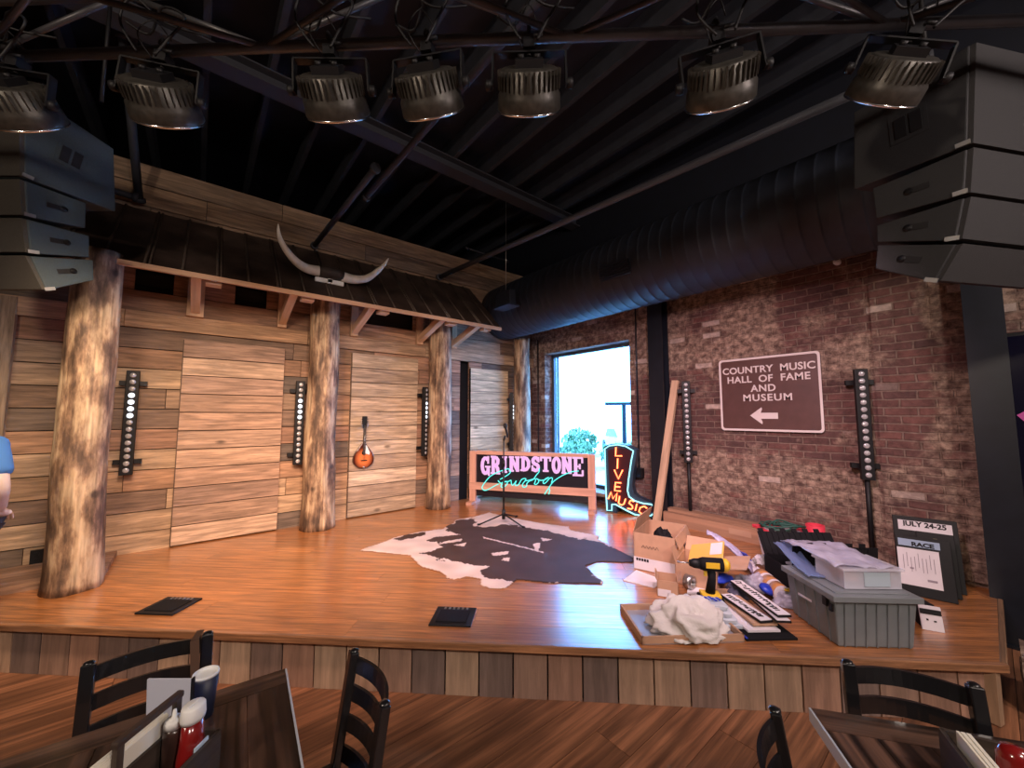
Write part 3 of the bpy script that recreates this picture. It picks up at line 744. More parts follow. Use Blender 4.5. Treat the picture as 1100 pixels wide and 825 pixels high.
# ------------------------------------------------------------------ line arrays
def array(Ex, Ey, Ax, nx, Wd, prof, width, mats, side, labels, grp):
    """prof: list of (front_top s,z),(rear_top),(rear_bot),(front_bot) in the side plane; Ax axis front->rear; nx outward (away from the visible side)"""
    Ax, nx, Wd = Vector(Ax), Vector(nx), Vector(Wd); E0 = Vector((Ex, Ey, 0))
    for i, (ft, rt, rb, fb) in enumerate(prof):
        cs = sum(p[0] for p in (ft, rt, rb, fb)) / 4; base = E0 + Ax * cs + Wd * width / 2 + Vector((0, 0, fb[1]))
        t = thing('hanging_speaker', base, 0, labels[i], 'speaker', grp)
        def pt(p, w): return E0 + Ax * p[0] + Wd * w + Vector((0, 0, p[1]))
        mb = MB(); g = .006
        q = [(ft[0] + .02, ft[1] - g), (rt[0], rt[1] - g), (rb[0], rb[1] + g), (fb[0] + .02, fb[1] + g)]
        P = [pt(q[3], 0), pt(q[2], 0), pt(q[2], width), pt(q[3], width), pt(q[0], 0), pt(q[1], 0), pt(q[1], width), pt(q[0], width)]
        mb.hexa(P); mb.build('cabinet', mats[0], t, world=True, bevel=.006)
        mb = MB()
        q = [(ft[0], ft[1] - g * 1.5), (ft[0] + .02, ft[1] - g * 1.5), (fb[0] + .02, fb[1] + g * 1.5), (fb[0], fb[1] + g * 1.5)]
        P = [pt(q[3], .006), pt(q[2], .006), pt(q[2], width - .006), pt(q[3], width - .006), pt(q[0], .006), pt(q[1], .006), pt(q[1], width - .006), pt(q[0], width - .006)]
        mb.hexa(P); mb.build('grille', mats[1], t, world=True)
        # handle recess on the visible side
        cm = Vector(((ft[0] + fb[0]) * .5 * .5 + (rt[0] + rb[0]) * .25, 0, 0)).x
        zc = (ft[1] + fb[1] + rt[1] + rb[1]) / 4; hh = .07 if i == 0 else .016; hw = .06 if i == 0 else .04
        tilt = math.atan2(((rt[1] + rb[1]) - (ft[1] + fb[1])) / 2, max(.1, ((rt[0] + rb[0]) - (ft[0] + fb[0])) / 2))
        up = (Vector((0, 0, 1)) * math.cos(tilt) - Ax * math.sin(tilt)); al = (Ax * math.cos(tilt) + Vector((0, 0, 1)) * math.sin(tilt))
        R = Matrix((al, nx, up)).transposed()
        mb = MB(); c = E0 + Ax * cm + Vector((0, 0, zc))
        if i == 0:
            mb.box(c, (hw * 2 + .03, .006, hh * 2 + .02), R, mi=0)
            for sx in (-1, 1): mb.box(c - nx * .004 + al * sx * hw * .5, (hw * .75, .006, hh * 1.6), R, mi=1)
        else:
            mb.box(c, (hw * 2, .006, hh * 2), R, mi=1)
            mb.lathe([(0, 0), (hh * 1.2, 0), (hh * 1.2, .006), (0, .006)], c + al * hw - nx * .003, R @ rotx(-PI / 2), 16, mi=1)
        mb.build('side_handle', [mats[0], M['black']], t, world=True)
        mb = MB(); mb.box(E0 + Ax * (fb[0] + .03) + Vector((0, 0, fb[1] + .02)) - nx * .004, (.05, .008, .022), R); mb.build('rigging_pin', M['steel'], t, world=True)
P1 = [((-.15, 3.80), (.32, 3.68), (.358, 3.19), (-.108, 3.197)), ((-.108, 3.19), (.20, 3.185), (.208, 2.99), (-.083, 2.944)),
      ((-.083, 2.94), (.231, 2.955), (.24, 2.785), (-.052, 2.706)), ((-.052, 2.70), (.261, 2.785), (.275, 2.626), (.035, 2.483))]
lbs = ['large grey speaker cabinet with a two hole handle, top of the left stack', 'second speaker cabinet down in the left stack', 'third speaker cabinet down in the left stack', 'bottom speaker cabinet of the left stack, tilted most toward the floor']
array(-.876, 3.933, (.88, .476, 0), (-.476, .88, 0), (-.776, .631, 0), P1, .68, (M['speaker'], M['grille']), 1, lbs, 'speaker cabinets of the left stack')
P2 = [((-.137, 3.72), (.4, 3.69), (.431, 3.147), (-.091, 3.141)), ((-.091, 3.135), (.338, 3.12), (.33, 2.90), (-.064, 2.87)),
      ((-.064, 2.865), (.331, 2.87), (.335, 2.745), (-.018, 2.623)), ((-.018, 2.615), (.335, 2.74), (.354, 2.577), (.077, 2.412))]
lbs = ['large black speaker cabinet, top of the right stack', 'second black speaker cabinet down in the right stack', 'third black speaker cabinet down in the right stack', 'bottom black speaker cabinet of the right stack above the brick wall']
P2 = [tuple((a * .88, 1.65 + (b_ - 1.65) * .88) for a, b_ in q) for q in P2]
array(2.873, .047, (.165, .986, 0), (.986, -.165, 0), (.88, -.471, 0), P2, .62, (M['speaker_r'], M['grille_r']), -1, lbs, 'speaker cabinets of the right stack')
for (x, y, lab) in ((-.62, 3.72, 'rigging chain holding up the left speaker stack'), (3.2, .1, 'rigging chain holding up the right speaker stack')):
    mb = MB(); zt = 3.80 if x < 0 else 3.50; mb.tube([(x, y, zt), (x, y, 5.14)], .012, 6); tag(mb.build('rigging_chain', M['black']), lab, 'chain', None, 'thing')

# ------------------------------------------------------------------ LED bars
def make_bar(stand):
    t = thing('led_wall_bar', (0, 0, 0), 0, 'x', 'light bar', 'x')
    mb = MB(); mb.box((0, 0, .5), (.095, .05, 1.0)); mb.box((0, .03, .5), (.06, .02, .96)); hs = mb.build('housing', M['black'], t, bevel=.004)
    for k in range(15):
        mb = MB(); mb.lathe([(0, 0), (.024, 0), (.022, .006), (.008, .009), (0, .009)], (0, -.025, .045 + k * .065), rotx(PI / 2), 14); mb.build('lens', M['lenslit'] if (not stand and k in (8, 9, 10, 11)) else M['lens'], hs)
    for z in (.12, .88):
        mb = MB(); mb.box((0, .04, z), (.2, .012, .045)); mb.box((-.085, .055, z), (.03, .04, .045)); mb.box((.085, .055, z), (.03, .04, .045)); mb.build('bracket', M['black'], t)
    if stand:
        mb = MB(); mb.tube([(0, .02, -1.05 + .275 + .0), (0, .02, .1)], .02, 10); mb.build('pole', M['black'], t)
    return t
b0 = make_bar(False)
bars = [(-.50, 1.08, 0, 'black LED light bar beside the left log column'), (.955, 1.06, 0, 'black LED light bar just left of the second log'), (2.585, 1.06, rad(35), 'black LED light bar just left of the third log'), (4.22, 1.04, rad(45), 'black LED light bar left of the corner log')]
for i, (x, z, rz, lab) in enumerate(bars):
    o = b0 if i == 0 else copy_tree(b0); o.location = (x, WY - .09 - (.03 if rz else 0), z); o.rotation_euler = (0, 0, rz); o['label'] = lab; o['group'] = 'light bars on the timber wall'
b1 = make_bar(True)
for i, (y, z, lab) in enumerate(((2.355, 1.07, 'black LED light bar on a pole left of the brown highway sign'), (.72, 1.07, 'black LED light bar on a pole right of the brown highway sign'))):
    o = b1 if i == 0 else copy_tree(b1); o.location = (BX - .10, y, z); o.rotation_euler = (0, 0, rad(-90 + 25)); o['label'] = lab; o['group'] = 'light bars on poles by the brick wall'

# ------------------------------------------------------------------ text helper
def text(body, size, mat, parent, loc, rot, extrude=.002, bold=0, align='CENTER', sx=1, spacing=1.0, name='lettering'):
    cu = bpy.data.curves.new(name, 'FONT'); cu.body = body; cu.size = size; cu.extrude = extrude; cu.offset = bold; cu.align_x = align; cu.align_y = 'CENTER'; cu.space_character = spacing
    tmp = bpy.data.objects.new(name, cu); C.objects.link(tmp); cu.resolution_u = 4
    bpy.context.view_layer.update(); me = bpy.data.meshes.new_from_object(tmp.evaluated_get(bpy.context.evaluated_depsgraph_get())); bpy.data.objects.remove(tmp); me.materials.clear(); cu = me
    o = bpy.data.objects.new(name, me); C.objects.link(o); o.parent = parent; o.location = loc; o.rotation_euler = rot; o.scale = (sx, 1, 1); cu.materials.append(mat); return o

# highway sign : Y 1.02..1.98, z 1.475..2.288 on brick; local x = -Y world (viewer's right)
t = thing('highway_sign', (BX - .03, 1.5, 1.475), rad(-90), 'brown highway sign reading COUNTRY MUSIC HALL OF FAME AND MUSEUM with a left arrow', 'sign')
W2, H2 = .96, .815
def rrect(w, h, r, cx=0, cz=0, k=5):
    out = []
    for (sx, sz, a0) in ((1, 1, 0), (-1, 1, 90), (-1, -1, 180), (1, -1, 270)):
        for i in range(k + 1):
            a = rad(a0 + 90 * i / k); out.append((cx + sx * (w / 2 - r) + r * math.cos(a), cz + sz * (h / 2 - r) + r * math.sin(a)))
    return out
mb = MB(); mb.prism(rrect(W2, H2, .035, 0, H2 / 2), .012); mb.build('panel', M['signbrown'], t)
mb = MB(); o_ = rrect(W2, H2, .035, 0, H2 / 2); i_ = rrect(W2 - .045, H2 - .045, .025, 0, H2 / 2)
for k in range(len(o_)):
    k2 = (k + 1) % len(o_)
    mb.poly([mb.bm.verts.new((p[0], yy, p[1])) for p, yy in ((o_[k], -.0085), (o_[k2], -.0085), (i_[k2], -.0085), (i_[k], -.0085))])
mb.build('border', M['signwhite'], t)
for s_, z, sz, sx, sp in (('COUNTRY  MUSIC', .675, .104, 1.0, 1.03), ('HALL  OF  FAME', .57, .104, 1.0, 1.06), ('AND', .465, .104, 1.0, 1.1), ('MUSEUM', .362, .104, 1.05, 1.15)):
    text(s_, sz, M['signwhite'], t, (0 if s_ != 'AND' else -.03, -.0085, z), (PI / 2, 0, 0), bold=.0022, sx=sx, spacing=sp)
mb = MB(); mb.prism([(-.15, .17), (-.035, .26), (-.03, .24), (-.045, .2), (.115, .2), (.115, .135), (-.045, .135), (-.03, .10), (-.035, .075)], .004, o=(-.02, -.0095, 0)); mb.build('arrow', M['signwhite'], t)

# white spot lamp above the sign, conduit box
t = thing('wall_spot_lamp', (BX - .05, .83, 3.12), 0, 'tiny white round lamp high on the brick wall', 'lamp')
mb = MB(); mb.lathe([(0, 0), (.025, 0), (.03, .03), (.03, .06), (0, .06)], (0, 0, 0), roty(-PI / 2), 12); mb.build('body', M['white'], t)
t = thing('wall_conduit', (BX - .03, 3.085, .8), 0, 'thin conduit with a black outlet box between the window and steel column', 'conduit')
mb = MB(); mb.tube([(0, 0, .12), (0, 0, 3.3)], .011, 8); mb.build('tube', M['beam'], t)
mb = MB(); mb.box((-.01, 0, .06), (.07, .12, .13)); mb.build('outlet_box', M['black'], t, bevel=.005)
t = thing('wall_conduit', (BX - .03, 5.12, S), 0, 'thin conduit in the corner left of the window', 'conduit')
mb = MB(); mb.tube([(0, 0, 0), (0, 0, 2.7)], .011, 8); mb.build('tube', M['beam'], t)

# dark screen at right
t = thing('wall_screen', (BX - .04, -.55, .79), rad(-90), 'dark glossy wall poster screen with a magenta streak at the right edge', 'screen')
mb = MB(); mb.box((0, 0, .74), (.92, .05, 1.48)); mb.build('frame', M['black'], t, bevel=.006)
mb = MB(); mb.box((0, -.028, .74), (.86, .006, 1.42)); mb.build('glass', M['screen'], t)
mb = MB(); mb.prism([(-.42, .86), (-.3, .95), (-.1, 1.12), (.2, 1.2), (.35, 1.3), (.1, 1.0), (-.2, .86), (-.38, .80)], .003, o=(0, -.033, 0)); mb.build('streak', M['magenta'], t)

# ------------------------------------------------------------------ neon brand sign on floor
P0 = Vector((3.30, 5.07, S)); P3 = Vector((4.33, 3.50, S)); sd = (P3 - P0).normalized(); rz = math.atan2(sd.y, sd.x)
t = thing('neon_name_sign', P0, rz, 'pine framed black sign with pink GRINDSTONE and cyan Cowboy neon standing on stage', 'sign')
SL = 1.885
pc = (.66, .36, .27)
for nm, c, d, g in (('post', (.05, 0, .393), (.1, .09, .785), 2), ('post', (SL - .05, 0, .393), (.1, .09, .785), 2), ('top_rail', (SL / 2, 0, .762), (SL - .2, .07, .055), 0), ('lower_rail', (SL / 2, -.035, .265), (SL, .04, .105), 0)):
    mb = MB(); mb.box(c, d, None, pc, g); mb.build(nm, M['pine'], t, bevel=.004)
for xx in (.05, SL - .05):
    mb = MB(); mb.box((xx, 0, .02), (.09, .34, .04), None, pc, 1); mb.build('foot', M['pine'], t)
mb = MB(); mb.box((SL / 2, .02, .425), (SL - .19, .04, .63)); mb.build('panel', M['signblack'], t)
yN = -.03
# western slab letters built from strokes
def stroke(mb, pts, w, th, O, sx, sz, y):
    P = [Vector((O[0] + p[0] * sx, y, O[1] + p[1] * sz)) for p in pts]
    for a, b_ in zip(P, P[1:]):
        if (b_ - a).length < 1e-6: continue
        d = (b_ - a).normalized(); mb.bar(a - d * w * .15, b_ + d * w * .15, th, w, up=(0, 0, 1) if abs(d.z) < .9 else (1, 0, 0))
def arc(cx, cz, rx, rz_, a0, a1, n=10): return [(cx + rx * math.cos(rad(a0 + (a1 - a0) * i / n)), cz + rz_ * math.sin(rad(a0 + (a1 - a0) * i / n))) for i in range(n + 1)]
V_ = .30  # heavy stem fraction
GL = {
 'G': ([arc(.5, .5, .33, .40, 50, 315), [(.78, .18), (.78, .45)]], [[(.5, .45), (1.0, .45)], [(.78, .62), (.78, .98)], [(.86, .0), (.86, .3)]]),
 'R': ([[(.25, .03), (.25, .97)], [(.3, .92), (.6, .9), (.78, .78), (.75, .6), (.6, .5), (.35, .5)], [(.55, .5), (.75, .3), (.8, .08)]], [[(0, .04), (.5, .04)], [(0, .96), (.5, .96)], [(.65, .04), (1, .04)]]),
 'I': ([[(.5, .03), (.5, .97)]], [[(.1, .04), (.9, .04)], [(.1, .96), (.9, .96)]]),
 'N': ([[(.2, .03), (.2, .97)], [(.82, .03), (.82, .97)], [(.2, .92), (.82, .08)]], [[(0, .04), (.42, .04)], [(0, .96), (.42, .96)], [(.6, .96), (1, .96)]]),
 'D': ([[(.25, .03), (.25, .97)], [(.3, .93), (.6, .88), (.8, .68), (.8, .32), (.6, .12), (.3, .07)]], [[(0, .04), (.5, .04)], [(0, .96), (.5, .96)]]),
 'S': ([arc(.5, .72, .3, .22, 10, 230, 8) + arc(.5, .27, .32, .22, 90, -150, 8)], [[(.85, .65), (.85, .98)], [(.13, .02), (.13, .38)]]),
 'T': ([[(.5, .03), (.5, .95)]], [[(.25, .04), (.75, .04)], [(0, .95), (1, .95)], [(.06, .72), (.06, .97)], [(.94, .72), (.94, .97)]]),
 'O': ([arc(.5, .5, .32, .42, 0, 360, 16)], []),
 'E': ([[(.27, .03), (.27, .97)]], [[(0, .04), (.92, .04)], [(0, .96), (.9, .96)], [(.27, .5), (.7, .5)], [(.9, .7), (.9, .97)], [(.93, .03), (.93, .3)], [(.66, .38), (.66, .62)]]),
}
spec = [('G', .178, .335, .745, 1.034), ('R', .347, .488, .772, 1.038), ('I', .525, .605, .80, 1.035), ('N', .635, .79, .822, 1.04), ('D', .81, .96, .838, 1.042), ('S', .972, 1.098, .84, 1.046), ('T', 1.108, 1.262, .842, 1.05), ('O', 1.272, 1.41, .822, 1.055), ('N', 1.418, 1.56, .825, 1.06), ('E', 1.575, 1.722, .80, 1.062)]
for ch, s0, s1, z0, z1 in spec:
    mb = MB(); heavy, thin = GL[ch]
    for p in heavy: stroke(mb, p, .046, .02, (s0, z0 - S), s1 - s0, z1 - z0, yN)
    for p in thin: stroke(mb, p, .026, .018, (s0, z0 - S), s1 - s0, z1 - z0, yN)
    lo_ = mb.build('letter', M['pink'], t)
    mb = MB()
    for p in heavy:
        P = [Vector((s0 + a * (s1 - s0), yN - .016, z0 - S + b_ * (z1 - z0))) for a, b_ in p]; mb.tube(P, .0045, 5)
    mb.build('letter_tube', M['pinktube'], lo_)
cur = [
 [(0.503, 0.703), (0.586, 0.75), (0.651, 0.797), (0.66, 0.832), (0.633, 0.861), (0.586, 0.85), (0.53, 0.831), (0.436, 0.792), (0.342, 0.735), (0.266, 0.652), (0.218, 0.579), (0.227, 0.544), (0.267, 0.529), (0.313, 0.545), (0.399, 0.593), (0.483, 0.637)],
 [(0.47, 0.684), (0.512, 0.647), (0.549, 0.666), (0.605, 0.678), (0.614, 0.648), (0.578, 0.607), (0.539, 0.589), (0.516, 0.604), (0.539, 0.64), (0.586, 0.672), (0.633, 0.679), (0.67, 0.698), (0.678, 0.656), (0.693, 0.626), (0.733, 0.667), (0.752, 0.694), (0.738, 0.654), (0.747, 0.625), (0.788, 0.644), (0.833, 0.715), (0.879, 0.734), (0.897, 0.718), (0.851, 0.656), (0.847, 0.622), (0.87, 0.608), (0.906, 0.625), (0.915, 0.668), (0.959, 0.704), (1.004, 0.723), (1.057, 0.794), (1.093, 0.838), (1.097, 0.889)],
 [(0.888, 0.701), (0.951, 0.712), (0.99, 0.727), (1.043, 0.734), (1.034, 0.691), (1.025, 0.665), (1.051, 0.658), (1.087, 0.694), (1.083, 0.727), (1.052, 0.743), (1.105, 0.72), (1.148, 0.722), (1.184, 0.732), (1.236, 0.768), (1.184, 0.741), (1.153, 0.697), (1.166, 0.677), (1.201, 0.699), (1.245, 0.752), (1.283, 0.762), (1.288, 0.737), (1.274, 0.695)],
 [(1.661, .874), (1.577, .863), (1.527, .844), (1.451, .812), (1.374, .766), (1.305, .713), (1.261, .661), (1.234, .618), (1.208, .583), (1.173, .526)],
 [(1.234, 0.618), (1.247, 0.585), (1.234, 0.53)]]
for c in cur:
    mb = MB(); mb.tube(smoothpts([(a, yN - .03, z - S) for a, z in c], 4), .0075, 6); mb.build('cursive_tube', M['cyan'], t)
mb = MB(); mb.box((1.0, .06, .2), (.5, .03, .03)); mb.build('cross_brace', M['black'], t)

# boot sign
B0 = Vector((4.45, 3.45, S)); sd = (Vector((4.65, 2.77, S)) - B0).normalized(); rz = math.atan2(sd.y, sd.x)
t = thing('neon_boot_sign', B0, rz, 'cowboy boot shaped neon sign reading LIVE MUSIC in red with a pale blue outline', 'sign')
bo = [(0.022, 1.209), (0.075, 1.239), (0.191, 1.258), (0.333, 1.25), (0.474, 1.189), (0.459, 1.081), (0.419, 0.877), (0.401, 0.702), (0.419, 0.611), (0.478, 0.565), (0.583, 0.531), (0.697, 0.514), (0.715, 0.441), (0.693, 0.366), (0.616, 0.329), (0.498, 0.325), (0.379, 0.347), (0.256, 0.391), (0.179, 0.407), (0.178, 0.322), (0.034, 0.322), (0.019, 0.635)]
mb = MB(); mb.prism([(a, b_ - S) for a, b_ in bo], .12, o=(0, .06, 0)); mb.build('can', M['neon_frame'], t)
mb = MB(); cx = sum(a for a, _ in bo) / len(bo)
bi = [(0.07, 1.16), (0.2, 1.2), (0.33, 1.195), (0.41, 1.16), (0.33, .75), (.33, .6), (.40, .52), (.52, .48), (.65, .47), (.67, .42), (.6, .375), (.5, .365), (.38, .385), (.25, .44), (.1, .47)]
mb.prism([(a, b_ - S) for a, b_ in bi], .006, o=(0, -.003, 0)); mb.build('face', M['boot_face'], t)
bt = [(0.053, 0.343), (0.041, 0.637), (0.036, 1.181), (0.104, 1.226), (0.22, 1.245), (0.332, 1.229), (0.434, 1.173), (0.402, 1.037), (0.363, 0.805), (0.343, 0.642), (0.364, 0.564), (0.437, 0.52), (0.543, 0.5), (0.646, 0.501), (0.696, 0.475), (0.694, 0.411), (0.642, 0.359), (0.539, 0.34), (0.433, 0.342), (0.312, 0.385), (0.173, 0.44), (0.123, 0.434), (0.121, 0.352)]
mb = MB(); mb.tube([(a, -.025, b_ - S) for a, b_ in bt], .009, 6, closed=True); mb.build('outline_tube', M['cyan2'], t)
for c in ([(0.197, 1.21), (0.188, 1.092), (0.279, 1.097)], [(0.218, 1.059), (0.209, 0.921)], [(0.166, 0.904), (0.221, 0.785), (0.283, 0.909)], [(0.258, 0.734), (0.179, 0.734), (0.166, 0.623), (0.248, 0.625)], [(0.175, 0.676), (0.242, 0.679)],
          [(0.074, 0.503), (0.113, 0.597), (0.139, 0.511), (0.198, 0.593), (0.181, 0.489)], [(0.233, 0.556), (0.216, 0.466), (0.235, .447), (0.265, 0.445), (0.29, .46), (0.315, 0.532)], [(0.423, 0.505), (0.4, .52), (0.376, 0.513), (0.358, 0.48), (0.402, 0.45), (0.405, .42), (0.387, 0.405), (0.337, 0.41)], [(0.463, 0.484), (0.441, 0.395)], [(0.593, 0.445), (0.555, 0.465), (0.505, 0.44), (0.487, 0.39), (0.525, 0.36), (0.575, 0.38)]):
    mb = MB(); mb.tube([(a, -.025, b_ - S) for a, b_ in c], .009, 6); mb.build('letter_tube', M['redneon'], t)

# ------------------------------------------------------------------ leaning stud, baseboard box
mb = MB(); mb.bar((4.42, 2.64, S + .03), (4.745, 2.51, 2.09), .085, .04, up=(1, 0, 0), col=(.62, .42, .28)); tag(mb.build('lumber_stud', M['pine']), 'bare pine stud leaning on the brick wall beside the boot sign', 'board')
t = thing('long_timber_box', (4.66, 2.05, S), 0, 'long low plank box lying along the foot of the brick wall', 'box')
mb = MB()
mb.box((0, 0, .07), (.22, 1.15, .14), None, (.42, .24, .15), 1); mb.box((.04, 0, .155), (.14, 1.15, .03), None, (.38, .22, .14), 1)
mb.build('body', M['pine'], t)
mb = MB(); mb.box((-.112, -.3, .08), (.003, .22, .06)); mb.build('label_patch', plain('pale_label', (.48, .3, .2), .8), t)

# ------------------------------------------------------------------ cowhide rug
def cam_pt(px, py, z):
    a = (px - 550) / F; b_ = (412.5 - py) / F; p_ = rad(4.6)
    fw = math.cos(p_) - b_ * math.sin(p_); up = math.sin(p_) + b_ * math.cos(p_)
    d = r2 * a + f2 * fw; k = (z - 1.65) / up; return (d.x * k, d.y * k)
def crop(pts, z=S): return [cam_pt(380 + x / 3.4375, 540 + y / 3.4375, z) for x, y in pts]
def inside(x, y, P):
    c = False; n = len(P); j = n - 1
    for i in range(n):
        xi, yi = P[i]; xj, yj = P[j]
        if (yi > y) != (yj > y) and x < (xj - xi) * (y - yi) / (yj - yi) + xi: c = not c
        j = i
    return c
outl = crop([(25, 178), (100, 150), (170, 125), (250, 110), (330, 98), (365, 80), (380, 65), (440, 55), (500, 38), (545, 50), (620, 65), (700, 80), (790, 90), (800, 105), (905, 125), (900, 135), (960, 170), (1030, 205), (1035, 222), (900, 220), (855, 235), (880, 265), (920, 290), (915, 303), (850, 300), (720, 300), (640, 290), (600, 285), (560, 320), (500, 320), (470, 305), (465, 285), (420, 275), (370, 285), (345, 280), (330, 262), (250, 240), (205, 195), (130, 188), (60, 182)])
darks = [crop(p) for p in ([(350, 95), (380, 70), (440, 58), (450, 75), (440, 90), (500, 92), (560, 80), (640, 95), (700, 105), (760, 120), (800, 130), (880, 140), (960, 170), (1040, 205), (1040, 226), (900, 224), (855, 238), (880, 265), (925, 300), (850, 306), (720, 306), (640, 294), (600, 288), (520, 290), (460, 268), (495, 240), (430, 228), (360, 215), (310, 205), (250, 190), (330, 168), (300, 150), (265, 142), (330, 125), (400, 120), (330, 102)],
        [(150, 140), (190, 120), (265, 113), (255, 125), (200, 138)], [(320, 205), (330, 218), (310, 215)])]
whites = [crop(p) for p in ([(508, 190), (575, 182), (565, 195), (515, 200)], [(550, 208), (575, 206), (572, 220), (545, 216)], [(665, 155), (690, 150), (680, 185), (668, 180)], [(690, 132), (735, 138), (700, 145)], [(370, 160), (415, 150), (405, 165)], [(340, 145), (400, 135), (400, 145), (300, 158)], [(480, 128), (700, 185), (700, 189), (480, 132)])]
mb = MB(); cs = .014
xs = [p[0] for p in outl]; ys = [p[1] for p in outl]; vd = {}
def rv(i, j):
    if (i, j) not in vd:
        x, y = i * cs, j * cs
        z = S + .006 + .004 * noise.noise(Vector((x * 4, y * 4, 0))) + .002
        vd[(i, j)] = mb.bm.verts.new((x, y, z))
    return vd[(i, j)]
for i in range(int(min(xs) / cs) - 2, int(max(xs) / cs) + 2):
    for j in range(int(min(ys) / cs) - 2, int(max(ys) / cs) + 2):
        x, y = (i + .5) * cs, (j + .5) * cs
        n1 = noise.noise(Vector((x * 9, y * 9, 2))); n2 = noise.noise(Vector((x * 9, y * 9, 9)))
        if not inside(x + n1 * .012, y + n2 * .012, outl): continue
        X, Y_ = x + n1 * .06 + .03 * noise.noise(Vector((x * 30, y * 30, 1))), y + n2 * .06
        dk = any(inside(X, Y_, d) for d in darks)
        if dk and any(inside(x + n1 * .015, y + n2 * .015, w_) for w_ in whites): dk = False
        k = 1 + .25 * noise.noise(Vector((x * 6, y * 6, 5)))
        col = tuple(c * k for c in ((.055, .031, .026) if dk else (.60, .47, .43)))
        mb.poly([rv(i, j), rv(i + 1, j), rv(i + 1, j + 1), rv(i, j + 1)], col, smooth=True)
rm, nt, b, N, L_ = newmat('cowhide'); at = N.new('ShaderNodeAttribute'); at.attribute_name = 'board'; L_.new(at.outputs['Color'], b.inputs['Base Color']); b.inputs['Roughness'].default_value = .65
b.inputs['Specular IOR Level'].default_value = .25
o = mb.build('cowhide_rug', rm); so = o.modifiers.new('solid', 'SOLIDIFY'); so.thickness = .004; so.offset = -1
tag(o, 'brown and white cowhide rug spread on the stage floor', 'rug')

# ------------------------------------------------------------------ mic stand
t = thing('microphone_stand', (2.98, 3.83, S + .012), 0, 'black tripod microphone stand with its microphone, standing on the cowhide', 'microphone stand')
mb = MB(); mb.tube([(0, 0, .1), (0, 0, .72)], .012, 10); mb.tube([(0, 0, .05), (0, 0, .16)], .022, 10); mb.build('lower_tube', M['black'], t)
mb = MB(); mb.tube([(0, 0, .70), (0, 0, 1.03)], .008, 8); mb.tube([(0, 0, .68), (0, 0, .76)], .018, 10); mb.build('upper_tube', M['black'], t)
for a in (-160, -40, 60):
    mb = MB(); d = Vector((math.cos(rad(a - 40)), math.sin(rad(a - 40)), 0)); mb.tube([(0, 0, .11), d * .3 + Vector((0, 0, .012))], .009, 8); mb.tube([d * .29 + Vector((0, 0, .012)), d * .33 + Vector((0, 0, .012))], .012, 8); mb.build('leg', M['black'], t)
mb = MB(); mb.tube([(0, 0, 1.0), (.02, -.0, 1.06)], .014, 10); mb.lathe([(0, -.1), (.011, -.09), (.016, .03), (.024, .035), (.026, .06), (.018, .085), (0, .092)], (.03, -.01, 1.13), rotx(rad(-20)), 14); mb.build('microphone', M['black'], t)

# ------------------------------------------------------------------ mandolin
t = thing('mandolin', (1.735, WY - .06, .955), 0, 'sunburst teardrop mandolin hung on the timber wall', 'mandolin')
body = smoothpts([Vector((a, b_, 0)) for a, b_ in ((0, 0), (.07, .01), (.125, .06), (.135, .125), (.11, .2), (.06, .27), (.02, .32), (-.02, .32), (-.06, .27), (-.11, .2), (-.135, .125), (-.125, .06), (-.07, .01))], 4, True)
mb = MB(); mb.prism([(p.x, p.y) for p in body], .045); mb.build('body', plain('mandolin_dark_finish', (.05, .015, .01), .2, coat=.6), t, bevel=.006)
mm, nt, b, N, L_ = newmat('sunburst'); tc = N.new('ShaderNodeTexCoord'); mp = N.new('ShaderNodeMapping'); mp.inputs['Location'].default_value = (0, 0, -.125); mp.inputs['Scale'].default_value = (8.2, 1, 7)
mp.vector_type = 'POINT'; mp.inputs['Location'].default_value = (0, 0, -.9)
L_.new(tc.outputs['Object'], mp.inputs['Vector']); ln = N.new('ShaderNodeVectorMath'); ln.operation = 'LENGTH'; L_.new(mp.outputs['Vector'], ln.inputs[0])
cr = N.new('ShaderNodeValToRGB'); e = cr.color_ramp.elements; e[0].color = (.75, .2, .06, 1); e[0].position = .45; e[1].color = (.06, .012, .008, 1); e[1].position = 1.0; L_.new(ln.outputs['Value'], cr.inputs['Fac']); L_.new(cr.outputs['Color'], b.inputs['Base Color']); b.inputs['Roughness'].default_value = .2
mb = MB(); mb.prism([(p.x * .93, .008 + p.y * .955) for p in body], .006, o=(0, -.025, 0)); tp_ = mb.build('top', mm, t)
mb = MB(); mb.box((0, -.035, .38), (.03, .02, .3)); mb.build('neck', M['leather'], t)
mb = MB(); mb.prism([(-.02, .52), (.02, .52), (.032, .66), (.028, .68), (-.028, .68), (-.032, .66)], .018, o=(0, -.02, 0)); hd_ = mb.build('headstock', M['black'], t)
for k in range(8):
    sx = -1 if k < 4 else 1; mb = MB(); mb.tube([(sx * .028, -.02, .55 + (k % 4) * .03), (sx * .05, -.02, .55 + (k % 4) * .03)], .006, 6); mb.build('tuning_peg', M['chrome'], hd_)
mb = MB(); mb.prism([(.015, .19), (.07, .17), (.075, .2), (.035, .29), (.018, .3)], .004, o=(0, -.032, 0)); mb.build('pickguard', M['white'], tp_)
mb = MB(); mb.box((0, -.035, .10), (.08, .012, .012)); mb.build('bridge', M['black'], tp_)
mb = MB(); mb.lathe([(0, 0), (.03, 0), (.03, .003), (0, .003)], (0, -.029, .2), rotx(PI / 2), 16); mb.build('sound_hole', M['black'], tp_)
mb = MB()
for k in range(4): mb.tube([(-.012 + k * .008, -.047, .1), (-.010 + k * .0065, -.047, .56)], .0008, 4)
mb.build('strings', M['steel'], t)
mb = MB(); mb.tube([(0, .0, .03), (0, -.04, .005)], .012, 8); mb.build('tailpiece', M['chrome'], t)
